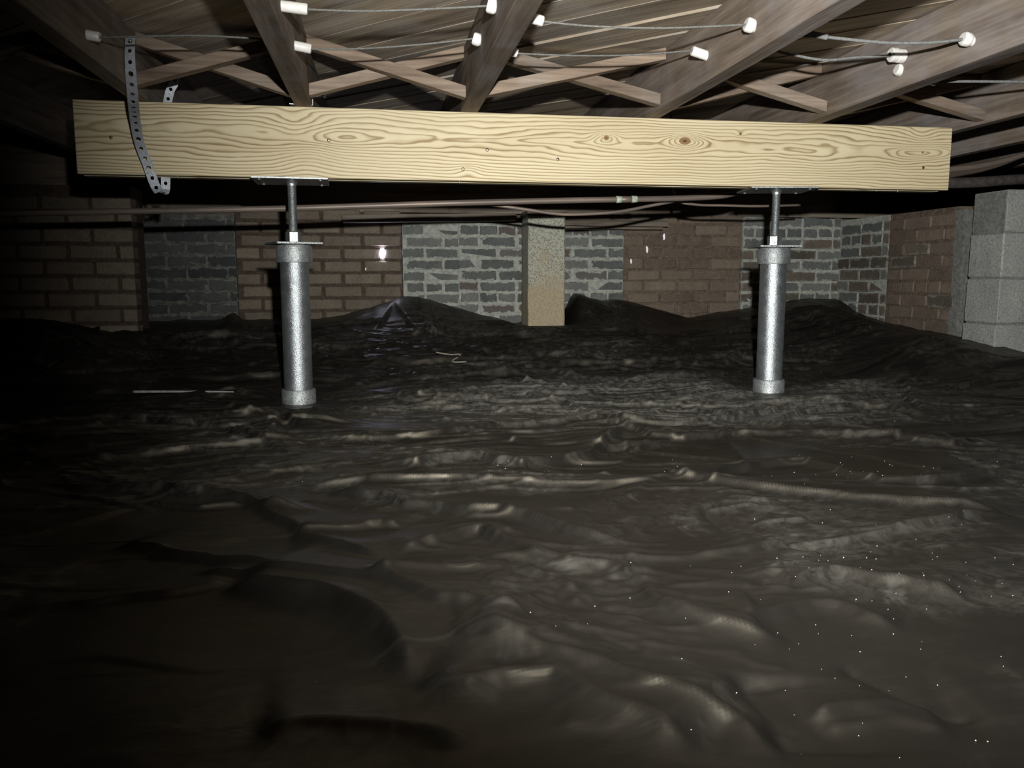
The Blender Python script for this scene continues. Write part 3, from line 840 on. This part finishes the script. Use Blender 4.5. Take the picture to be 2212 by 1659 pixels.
# ================================================================== DAYLIGHT GAPS IN THE WALL
def gap(x, z, w, h, mat, label, y=YB - 0.005):
    rr = random.Random(int(x * 1000))
    N = 10; vs = []
    for d in (0.0, 0.012):
        for k in range(N):
            a = 2 * math.pi * k / N
            q = rr.uniform(0.75, 1.1) if d == 0 else 1
            vs.append((math.cos(a) * w / 2 * q, d, math.sin(a) * h / 2 * q))
    fs = [tuple(range(N))[::-1], tuple(range(N, 2 * N))] + [(k, (k + 1) % N, N + (k + 1) % N, N + k) for k in range(N)]
    me = mesh_from('daylight_gap', vs, fs)
    bm = bmesh.new(); bm.from_mesh(me); bmesh.ops.recalc_face_normals(bm, faces=bm.faces); bm.to_mesh(me); bm.free()
    o = link('daylight_gap', me, M[mat], None, (x, y, z))
    tag(o, label, 'wall gap', 'daylight shining through gaps in the brick wall')
gap(0.020, 0.575, 0.022, 0.040, 'daylight', 'brightest daylight hole in the tan brick wall')
gap(0.016, 0.545, 0.004, 0.020, 'daylight_dim', 'thin sliver of light just under the brightest hole')
gap(-0.075, 0.488, 0.005, 0.016, 'daylight_dim', 'tiny dot of light below left of the brightest hole')
gap(1.645, 0.676, 0.009, 0.040, 'daylight_dim', 'highest pale light slit in the brown brick wall')
gap(1.543, 0.602, 0.011, 0.042, 'daylight_dim', 'middle pale light slit in the brown brick wall')
gap(1.447, 0.535, 0.010, 0.032, 'daylight_dim', 'lowest pale light slit in the brown brick wall')

# ================================================================== BLACK PLASTIC SHEETS
def perlin(x, y, seed=0):
    """vectorised 2-D gradient noise in about -1..1"""
    rng = np.random.default_rng(seed)
    perm = rng.permutation(256); perm = np.concatenate([perm, perm])
    ang = rng.uniform(0, 2 * np.pi, 256)
    gx, gy = np.cos(ang), np.sin(ang)
    xi = np.floor(x).astype(int); yi = np.floor(y).astype(int)
    xf = x - xi; yf = y - yi
    u = xf ** 3 * (xf * (xf * 6 - 15) + 10); v = yf ** 3 * (yf * (yf * 6 - 15) + 10)
    def gr(ix, iy, fx, fy):
        h = perm[perm[ix & 255] + (iy & 255)]
        return gx[h] * fx + gy[h] * fy
    a = gr(xi, yi, xf, yf); b = gr(xi + 1, yi, xf - 1, yf)
    c = gr(xi, yi + 1, xf, yf - 1); d = gr(xi + 1, yi + 1, xf - 1, yf - 1)
    return 1.5 * ((a * (1 - u) + b * u) * (1 - v) + (c * (1 - u) + d * u) * v)

def sm(a, b, x):
    t = np.clip((x - a) / (b - a), 0, 1)
    return t * t * (3 - 2 * t)

def ridged(x, y, seed, p=2.2):
    n = np.abs(perlin(x, y, seed))
    return np.clip(1 - 2.0 * n, 0, 1) ** p

FOLDS = [
    (16, 26, [(-0.806,1.831),(-0.707,1.914),(-0.593,2.072),(-0.398,2.111),(-0.19,2.146),(-0.106,2.138),(0.158,2.183),(0.33,2.3),(0.645,2.364),(0.666,2.321),(0.696,2.197),(0.72,2.066),(0.801,2.034),(0.956,2.06),(1.133,2.031),(1.157,2.008),(1.313,1.933),(1.432,1.825),(1.582,1.889),(1.763,1.962)]),
    (10, 20, [(0.476,2.916),(0.624,2.624),(0.645,2.364)]),
    (10, 20, [(0.721,2.368),(1.023,2.61),(1.238,2.793)]),
    (22, 40, [(-0.072,1.842),(0.074,1.81),(0.239,1.877),(0.262,1.825),(0.31,1.785),(0.408,1.825),(0.491,1.866),(0.536,1.948),(0.691,2.184)]),
    (14, 20, [(-0.201,1.706),(-0.086,1.684),(0.138,1.648),(0.356,1.587),(0.622,1.573)]),
    (18, 30, [(0.548,1.656),(0.63,1.615),(0.757,1.514),(0.901,1.412),(0.956,1.37),(1.091,1.273),(1.139,1.251)]),
    (18, 30, [(0.591,1.571),(0.664,1.629),(0.791,1.698),(0.944,1.738),(0.981,1.732),(1.01,1.619),(1.047,1.531),(1.144,1.516),(1.419,1.57)]),
    (14, 18, [(0.24,1.158),(0.321,1.135),(0.448,1.139),(0.557,1.156),(0.654,1.197),(0.741,1.199),(0.908,1.234),(1.047,1.258),(1.143,1.256)]),
    (-16, 18, [(0.602,1.437),(0.591,1.304),(0.617,1.271),(0.654,1.197),(0.682,1.169),(0.693,1.089)]),
    (20, 30, [(-0.122,1.657),(-0.083,1.615),(-0.006,1.568),(0.037,1.497),(0.094,1.47),(0.147,1.421),(0.202,1.409),(0.247,1.374),(0.273,1.337),(0.303,1.289),(0.357,1.24),(0.408,1.196)]),
    (14, 26, [(-0.15,1.378),(-0.072,1.38),(-0.006,1.401),(0.034,1.376)]),
    (14, 24, [(0.005,1.241),(0.04,1.262),(0.12,1.319),(0.163,1.329),(0.213,1.227),(0.24,1.158)]),
    (14, 22, [(-0.294,1.219),(-0.194,1.182),(-0.131,1.158),(-0.064,1.12),(0.0,1.088),(0.089,1.119),(0.135,1.109),(0.193,1.127)]),
    (18, 26, [(-0.029,1.13),(0.0,1.088),(0.068,0.984),(0.112,0.95),(0.138,0.92),(0.177,0.905)]),
    (34, 50, [(-0.227,1.137),(-0.174,1.121),(-0.093,1.076),(-0.04,1.016),(-0.001,0.939),(0.023,0.832),(0.029,0.787)]),
    (24, 34, [(0.028,0.786),(0.085,0.766),(0.125,0.784),(0.172,0.776),(0.205,0.726),(0.232,0.702),(0.253,0.673),(0.28,0.645)]),
    (20, 26, [(0.074,0.874),(0.11,0.862),(0.135,0.847),(0.179,0.807),(0.207,0.783),(0.248,0.752),(0.286,0.718),(0.322,0.691),(0.342,0.661),(0.355,0.633)]),
    (14, 16, [(0.193,1.127),(0.226,1.074),(0.244,1.006)]),
    (6, 14, [(0.124,1.053),(0.192,1.122)]),
    (12, 16, [(0.124,1.053),(0.186,1.04),(0.225,1.018),(0.249,0.966)]),
    (22, 30, [(0.229,1.146),(0.328,1.115),(0.345,1.042),(0.349,0.963),(0.36,0.914),(0.392,0.879),(0.434,0.851),(0.475,0.85)]),
    (16, 20, [(0.426,0.883),(0.48,0.904),(0.508,0.923),(0.542,0.932),(0.576,0.922),(0.595,0.885),(0.631,0.857)]),
    (-16, 30, [(0.379,0.782),(0.37,0.708),(0.361,0.646)]),
    (-18, 30, [(0.502,0.805),(0.52,0.773),(0.54,0.716),(0.562,0.697),(0.597,0.689)]),
    (9, 22, [(0.411,0.702),(0.47,0.716),(0.52,0.713),(0.556,0.691)]),
    (7, 18, [(0.421,0.685),(0.505,0.691),(0.548,0.668)]),
    (13, 36, [(-0.128,0.733),(-0.103,0.736),(-0.046,0.735),(-0.01,0.729),(0.04,0.7),(0.082,0.681)]),
    (16, 20, [(-0.562,2.387),(-0.467,2.627),(-0.338,2.641)]),
    (22, 24, [(-0.458,2.37),(-0.312,2.142),(-0.298,2.469),(-0.232,2.384),(-0.114,2.329)]),
    (10, 16, [(-1.06,2.433),(-0.808,2.406),(-0.643,2.414),(-0.532,2.396)]),
    (14, 20, [(-0.711,1.797),(-0.62,1.738),(-0.428,1.688),(-0.297,1.629),(-0.212,1.538),(-0.11,1.512)]),
    (12, 16, [(-0.461,1.622),(-0.344,1.572),(-0.267,1.591)]),
    (16, 24, [(-0.237,1.567),(-0.202,1.506),(-0.164,1.435),(-0.126,1.359),(-0.068,1.286),(0.005,1.216)]),
    (14, 18, [(-0.44,1.381),(-0.369,1.344),(-0.287,1.293),(-0.21,1.253),(-0.16,1.207)]),
    (12, 14, [(-0.495,1.094),(-0.386,1.106),(-0.276,1.136),(-0.199,1.158)]),
    (14, 20, [(1.012,2.571),(1.053,2.33),(1.091,2.177),(1.14,2.044)]),
    (16, 24, [(1.113,2.173),(1.334,2.37),(1.537,2.438),(1.619,2.351),(1.659,2.176)]),
    (12, 20, [(1.669,2.19),(1.817,2.215),(1.977,2.206)]),
    (14, 22, [(1.27,2.453),(1.497,2.464),(1.768,2.616),(1.821,2.607),(1.668,2.231)]),
    (12, 18, [(-0.127,2.625),(0.193,2.724),(0.454,2.576),(0.658,2.581)]),
    (12, 18, [(-0.101,2.742),(0.121,2.861),(0.4,2.967),(0.781,2.927),(1.112,2.935)]),
    (10, 18, [(-0.196,2.575),(0.05,2.605),(0.278,2.633),(0.474,2.441)]),
    (12, 20, [(-0.299,2.907),(-0.204,2.683),(-0.068,2.597)]),
    (10, 14, [(-0.293,2.928),(-0.357,2.735),(-0.452,2.686)]),
    (16, 34, [(-0.166,3.028),(-0.005,3.29),(0.176,3.403),(0.49,3.404),(0.691,3.355)]),
    (16, 34, [(-0.245,3.015),(0.109,3.212),(0.471,3.275),(0.939,3.37),(1.171,3.318)]),
    (30, 60, [(-0.039,4.18),(0.076,4.439),(0.183,4.168),(0.311,4.016)]),
    (16, 50, [(0.321,4.026),(0.646,4.075),(1.125,4.048),(1.343,3.956)]),
    (16, 34, [(0.695,3.583),(0.958,3.438),(1.177,3.335),(1.5,3.397),(1.713,3.569)]),
    (16, 30, [(0.578,3.646),(0.939,3.699),(1.308,3.849),(1.558,4.001)]),
    (18, 40, [(2.299,4.337),(2.261,3.961),(2.345,3.71),(2.557,3.612)]),
    (16, 30, [(1.841,3.372),(1.906,3.175),(2.176,3.257),(2.452,3.326),(2.509,3.1)]),
    (14, 24, [(2.07,3.094),(2.304,3.247),(2.444,3.131),(2.574,2.965)]),
    (20, 20, [(0.541,0.987),(0.639,1.037),(0.715,0.976),(0.77,0.919)]),
]
SEAM = [(-1.844,3.213),(-1.369,3.171),(-0.869,3.08),(-0.57,3.025),(-0.426,3.032),(-0.314,3.063),(-0.144,3.019),(0.094,3.039),(0.304,3.048),(0.481,3.032),(0.762,3.066),(1.179,3.013),(1.358,2.981),(1.514,2.982),(1.673,2.844),(1.922,2.869),(2.264,2.923),(2.586,2.899),(3.149,2.837)]

# many smaller straight creases, mostly running across the room, denser towards the back
CREASES = []
_r = random.Random(29)
for i in range(420):
    yy = 1.35 + 2.85 * _r.random() ** 0.65
    xx = _r.uniform(-0.35 - 0.42 * yy, 0.55 + 0.62 * yy)
    L = _r.uniform(0.10, 0.34) * (0.45 + 0.38 * yy)
    a = _r.gauss(0, 0.42) + (_r.choice((-0.9, 0.9)) if _r.random() < 0.22 else 0)
    dx, dy = math.cos(a) * L, math.sin(a) * L
    bend = _r.uniform(-0.12, 0.12) * L
    amp = _r.uniform(2.0, 7.0) * (0.45 + 0.28 * yy)
    if 2.0 < yy < 3.3 and _r.random() < 0.5: amp *= 0.6; 
    CREASES.append((amp, amp * _r.uniform(1.3, 2.6), [(xx - dx, yy - dy), (xx - 0.3 * dx - bend * math.sin(a), yy - 0.3 * dy + bend * math.cos(a)), (xx + 0.4 * dx - bend * math.sin(a), yy + 0.4 * dy + bend * math.cos(a)), (xx + dx, yy + dy)]))
# short ripples close to the front
for cx_, cy_, sx, sy, ang, nn in ((0.17, 0.98, 0.07, 0.08, -0.75, 34), (0.27, 0.90, 0.08, 0.07, -0.6, 26), (0.42, 1.02, 0.07, 0.06, -0.1, 22), (0.13, 1.17, 0.12, 0.05, -0.35, 18), (0.5, 1.35, 0.25, 0.08, 0.1, 16)):
    for _ in range(nn):
        xx = _r.gauss(cx_, sx); yy = _r.gauss(cy_, sy); a = _r.gauss(ang, 0.22); L = _r.uniform(0.025, 0.07)
        dx, dy = math.cos(a) * L, math.sin(a) * L
        CREASES.append((_r.uniform(1.8, 4.5), 8, [(xx - dx, yy - dy), (xx + _r.uniform(-0.006, 0.006), yy + _r.uniform(-0.006, 0.006)), (xx + dx, yy + dy)]))
PROF_X = [-3.5, -1.914, -1.27, -0.83, -0.78, -0.735, -0.45, -0.252, 0.0, 0.10, 0.16, 0.22, 0.325, 0.60, 0.766, 0.95, 1.037, 1.139, 1.248, 1.33, 1.40, 1.55, 1.664, 1.764, 1.95, 2.09, 2.206, 2.6, 3.6]
PROF_Z = [0.25, 0.225, 0.212, 0.222, 0.257, 0.222, 0.215, 0.228, 0.295, 0.335, 0.342, 0.336, 0.305, 0.225, 0.189, 0.30, 0.372, 0.338, 0.309, 0.318, 0.312, 0.27, 0.235, 0.205, 0.235, 0.252, 0.264, 0.33, 0.33]
SIDE_Y = [2.8, 3.3, 3.5, 3.8, 4.1, 4.35, 4.5, 4.7]
SIDE_Z = [0.08, 0.155, 0.165, 0.18, 0.205, 0.245, 0.30, 0.335]

def sheet_height(x, y):
    h = 0.2 * np.clip((y - 2.95) / 1.55, 0, 1) ** 1.1
    h = h + 0.11 * sm(1.9, 2.55, x) * sm(2.5, 3.2, y)
    h = h + 0.10 * sm(-0.9, -1.6, x) * sm(3.2, 4.0, y)
    # warped coordinates for the wrinkles
    wx = x + 0.10 * perlin(x * 1.7 + 3.1, y * 1.7, 5) + 0.02 * perlin(x * 9, y * 9, 6)
    wy = y + 0.10 * perlin(x * 1.7, y * 1.7 + 9.3, 7) + 0.02 * perlin(x * 9 + 4, y * 9, 8)
    near = 1 - sm(0.9, 1.7, y)            # smoother close to the front
    back = sm(2.7, 3.3, y)
    mid = sm(1.5, 2.3, y)
    h = h + 0.016 * perlin(x * 1.5 + 2, y * 1.9, 21) + 0.007 * perlin(x * 3.3, y * 4.2 + 5, 22)
    # folds lying across the room: steep towards the front, long gentle backs
    def waves(ang, freq, seed, amp, cover):
        ca, sa = math.cos(ang), math.sin(ang)
        u = (x * ca + y * sa); v = (-x * sa + y * ca)
        ph = v * freq + 0.9 * perlin(u * 0.8 + seed, v * 1.1, seed) + 0.35 * perlin(u * 2.4, v * 2.6 + seed, seed + 1) + 0.06 * perlin(u * 9, v * 9, seed + 2)
        f = ph - np.floor(ph)
        rise = np.clip(freq * amp * 0.60 / np.clip(y, 0.6, 3.5), 0.02, 0.25)
        s = np.where(f < rise, f / rise, ((1 - f) / (1 - rise)) ** 1.6)
        row = np.floor(ph + 0.0)
        mask = sm(cover, cover + 0.45, perlin(u * 1.1 + row * 7.3, row * 3.7 + v * 0.3, seed + 3))
        return amp * s * mask
    h = h + (0.35 + 0.55 * mid + 0.3 * back) * (1 - 0.6 * near) * (waves(0.05, 3.4, 101, 0.020, -0.10) + waves(-0.22, 5.0, 111, 0.015, 0.0) + waves(0.30, 4.6, 121, 0.015, 0.0) + waves(-0.03, 9.5, 131, 0.007, -0.05))
    h = h + (0.002 * mid + 0.004 * back) * ridged(wx * 3.6 + 7, wy * 6.4, 32, 1.2)
    h = h + (0.0003 + 0.0014 * mid) * ridged(wx * 7.0 + 1, wy * 14.0 + 3, 33, 1.2) * np.clip(perlin(x * 1.3, y * 1.3 + 2, 41) + 0.2, 0, 1)
    # small tight crinkles in patches close to the front
    patch = np.clip(perlin(x * 2.6 + 1, y * 2.6 + 6, 43) + 0.15, 0, 1) * (1 - mid)
    h = h + 0.0022 * patch * ridged(wx * 7 + wy * 4, wy * 20 - wx * 6, 35, 1.4)
    # folds traced one by one
    for A, w, pts in FOLDS + CREASES:
        A = A * 1e-3; w = w * 1e-3
        px = np.array([p[0] for p in pts]); py = np.array([p[1] for p in pts])
        r_ = max(14 * abs(A), 0.05)
        m = (x > px.min() - r_) & (x < px.max() + r_) & (y > py.min() - r_) & (y < py.max() + r_)
        if not m.any(): continue
        xx = x[m] + 0.008 * perlin(x[m] * 11, y[m] * 11, 51); yy = y[m] + 0.008 * perlin(x[m] * 11 + 5, y[m] * 11, 52)
        seg = np.hypot(np.diff(px), np.diff(py)); cum = np.concatenate([[0], np.cumsum(seg)])
        # which side of the line looks towards the front: agreed along the whole fold
        front = -np.sign(sum((0.09 - px[i]) * (py[i + 1] - py[i]) - (0.0 - py[i]) * (px[i + 1] - px[i]) for i in range(len(px) - 1)))
        best = np.full(xx.shape, 1e9); par = np.zeros(xx.shape); side = np.zeros(xx.shape)
        for i in range(len(px) - 1):
            ax, ay = px[i], py[i]; dx, dy = px[i + 1] - ax, py[i + 1] - ay
            L2 = dx * dx + dy * dy + 1e-12
            t = np.clip(((xx - ax) * dx + (yy - ay) * dy) / L2, 0, 1)
            ox = xx - ax - t * dx; oy = yy - ay - t * dy
            d = np.hypot(ox, oy)
            k = d < best
            best[k] = d[k]; par[k] = (cum[i] + t[k] * seg[i]) / cum[-1]
            cr = (xx - ax) * dy - (yy - ay) * dx
            side[k] = cr[k] * front
        end = sm(0, 0.14, par) * sm(1, 0.86, par)
        # a fold stands up steeply towards the front and falls away gently behind
        vary = 0.95 + 0.3 * perlin(xx * 3.3, yy * 3.3, 60)
        a_ = abs(A)
        nf = np.clip((yy - 0.75) / 0.9, 0, 1)
        wf = np.maximum(a_ * (0.78 - 0.16 * nf) / np.clip(yy, 0.7, 3.5), 0.003)
        wb = max(5.0 * a_, 0.02)
        t = np.exp(-best / wf)
        prof = np.where(side < 0, t, np.exp(-(best / wb) ** 1.25))
        h[m] += ((0.85 + 0.15 * nf) * A * prof + (0.24 * A + np.sign(A) * 0.0028 * nf) * np.exp(-best / np.where(yy > 1.4, 0.0030, 0.0042))) * end * vary
    # the sheet climbs the walls at the back and right
    wv = sm(4.18, 4.48, y + 0.05 * perlin(x * 3.0, y * 2, 71)) ** 1.3
    pz = np.interp(x, PROF_X, PROF_Z) + 0.006 * perlin(x * 14, y * 6, 72)
    h = h * (1 - wv) + pz * wv
    ws = sm(2.38, 2.70, x) * sm(2.75, 3.2, y)
    h = h * (1 - ws) + (np.interp(y, SIDE_Y, SIDE_Z) + 0.004 * perlin(x * 6, y * 12, 73)) * ws
    # pressed flat under the posts
    for cx_, cy_ in ((-0.289, 2.907), (1.476, 2.907)):
        d = np.hypot(x - cx_, y - cy_)
        k = sm(0.26, 0.075, d)
        h = h * (1 - k) + 0.0 * k
        a = np.arctan2(y - cy_, x - cx_)
        h = h + 0.006 * sm(0.06, 0.10, d) * sm(0.34, 0.14, d) * np.abs(np.sin(a * 3.5 + cx_ * 3)) ** 3
    k = sm(0.22, 0.12, np.maximum(np.abs(x - 0.885), np.abs(y - 4.40)))
    h = h * (1 - k) + np.minimum(h, 0.185) * k
    return h

def sheet(name, xs, ylo, yhi, rows, bias, label, lift=None, off=0.0):
    """grid between two curves ylo(x) and yhi(x)"""
    nx = len(xs)
    t = rows; rows = len(t)
    lo = ylo(xs); hi = yhi(xs)
    Xg = np.repeat(xs[None, :], rows, 0)
    Yg = lo[None, :] + (hi - lo)[None, :] * t[:, None]
    H = sheet_height(Xg.ravel(), Yg.ravel()).reshape(rows, nx) + off
    for _ in range(1):            # soften stair-steps of the grid
        H[1:-1] = 0.25 * H[:-2] + 0.5 * H[1:-1] + 0.25 * H[2:]
        H[:, 1:-1] = 0.25 * H[:, :-2] + 0.5 * H[:, 1:-1] + 0.25 * H[:, 2:]
    if lift: H = H + lift(Xg, Yg, lo, hi)
    bx, by, bz = float(xs.mean()), float((lo.mean() + hi.mean()) / 2), 0.0
    co = np.stack([Xg - bx, Yg - by, H - bz], -1).reshape(-1, 3).astype(np.float32)
    me = bpy.data.meshes.new(name)
    idx = np.arange(rows * nx).reshape(rows, nx)
    q = np.stack([idx[:-1, :-1], idx[:-1, 1:], idx[1:, 1:], idx[1:, :-1]], -1).reshape(-1, 4)
    nf = len(q)
    me.vertices.add(len(co)); me.vertices.foreach_set('co', co.ravel())
    me.loops.add(nf * 4); me.loops.foreach_set('vertex_index', q.ravel().astype(np.int32))
    me.polygons.add(nf)
    me.polygons.foreach_set('loop_start', np.arange(0, nf * 4, 4, dtype=np.int32))
    me.polygons.foreach_set('loop_total', np.full(nf, 4, dtype=np.int32))
    me.polygons.foreach_set('use_smooth', np.ones(nf, dtype=bool))
    me.update(calc_edges=True)
    o = link(name, me, M['sheet'], None, (bx, by, bz))
    tag(o, label, 'plastic sheet', 'black plastic sheets covering the ground')
    return o

SX = np.array([p[0] for p in SEAM]); SY = np.array([p[1] for p in SEAM])
def seam_y(x): return np.interp(x, SX, SY) + 0.006 * perlin(x * 5.0, x * 0 + 1.5, 81)
xs_front = np.unique(np.concatenate([np.linspace(-2.6, -1.2, 50), np.linspace(-1.2, -0.5, 100), np.linspace(-0.5, 1.5, 370), np.linspace(1.5, 2.7, 170), np.linspace(2.7, 3.4, 30)]))
ROWS_F = (np.unique(np.concatenate([np.linspace(0.15, 0.6, 20), np.linspace(0.6, 1.3, 240), np.linspace(1.3, 3.0, 1000)])) - 0.15) / 2.85
xs_back = np.unique(np.concatenate([np.linspace(-3.3, -1.8, 60), np.linspace(-1.8, 2.735, 620)]))
def curl(X, Y, lo, hi):
    d = hi[None, :] - Y
    wob = 0.6 + 0.8 * np.clip(perlin(X * 1.6, X * 0 + 3.3, 82) + 0.3, 0, 1)
    post = np.minimum(np.hypot(X + 0.289, Y - 2.907), np.hypot(X - 1.476, Y - 2.907))
    return 0.016 * np.exp(-(d / 0.030) ** 1.5) * wob * sm(0.07, 0.16, post)
sheet('plastic_sheet', xs_front, lambda x: x * 0 + 0.15, seam_y, ROWS_F, 1.0,
      'front black plastic sheet with long creases and pale grit', curl, 0.004)
def back_end(x):
    return np.where(x < -1.30, 4.045, np.where(x > 2.0, 4.585, 4.565))
sheet('plastic_sheet', xs_back, lambda x: seam_y(x) - 0.10, back_end, np.linspace(0, 1, 460), 1.0,
      'rear black plastic sheet wrinkled and pushed up against the brick walls', lambda X, Y, lo, hi: -0.012 * sm(0.14, 0.06, Y - lo[None, :]), -0.002)

# ------------------------------------------------------------------ a pale strip of folded plastic edge on the left and a scrap on the rear sheet
def on_sheet(x, y): return float(sheet_height(np.array([x]), np.array([y]))[0])
pts = [(-0.872, 3.03), (-0.78, 3.02), (-0.68, 3.005), (-0.58, 2.985), (-0.52, 2.97)]
o = tube('pale_strip', [(x, y, max(on_sheet(a, b) for a, b in pts) + 0.010) for x, y in pts], lambda t: 0.0055 * (1 - 0.6 * t), simple('pale_strip_plastic', (0.4, 0.4, 0.4), 0.5), None, 6, 8)
tag(o, 'thin pale strip lying on the dark plastic left of the dull post', 'strip')
pts = [(0.235, 3.50), (0.30, 3.515), (0.345, 3.53), (0.30, 3.46), (0.36, 3.44)]
o = tube('string_scrap', [(x, y, on_sheet(x, y) + 0.006) for x, y in pts], 0.0035, simple('tan_scrap', (0.25, 0.23, 0.19), 0.8), None, 5, 8)
tag(o, 'small bent tan scrap lying on the rear plastic sheet', 'scrap')

# ------------------------------------------------------------------ grit scattered on the front sheet (nobody could count it)
gv = []; gf = []
def add_grit(x, y, r, seed):
    rr = random.Random(seed)
    z = on_sheet_z[len(add_grit.idx)]
    add_grit.idx.append(1)
    b = len(gv)
    for dx, dy, dz in ((1, 0, 0), (0, 1, 0), (-1, 0, 0), (0, -1, 0), (0, 0, 1), (0, 0, -1)):
        k = r * rr.uniform(0.7, 1.3)
        gv.append((x + dx * k, y + dy * k, z + 0.004 + r * 0.5 + dz * k))
    for a, c_, d in ((0, 1, 4), (1, 2, 4), (2, 3, 4), (3, 0, 4), (1, 0, 5), (2, 1, 5), (3, 2, 5), (0, 3, 5)):
        gf.append((b + a, b + c_, b + d))
add_grit.idx = []
spots = []
for cx_, cy_, sx, sy, nn in ((0.62, 0.86, 0.13, 0.12, 60), (0.72, 1.02, 0.16, 0.10, 55), (0.50, 0.72, 0.12, 0.08, 22), (1.02, 1.62, 0.22, 0.05, 30), (0.50, 1.78, 0.14, 0.05, 25), (0.25, 0.85, 0.10, 0.05, 8), (0.0, 1.4, 0.2, 0.2, 8), (1.3, 1.6, 0.2, 0.1, 30), (0.9, 1.15, 0.2, 0.08, 30), (1.35, 2.1, 0.5, 0.35, 24), (-0.05, 0.8, 0.1, 0.1, 4)):
    for _ in range(int(nn * 0.6)): spots.append((random.gauss(cx_, sx), random.gauss(cy_, sy)))
on_sheet_z = sheet_height(np.array([s[0] for s in spots]), np.array([s[1] for s in spots]))
for i, (x, y) in enumerate(spots): add_grit(x, y, random.uniform(0.0004, 0.0012) * (0.75 + 0.35 * max(0, y - 0.7)), i)
gm = mesh_from('grit', [(x - 0.6, y - 1.0, z) for x, y, z in gv], gf)
go = link('grit', gm, M['grit'], None, (0.6, 1.0, 0.0))
tag(go, 'tiny pale grit specks scattered over the front plastic sheet', 'grit', kind='stuff')
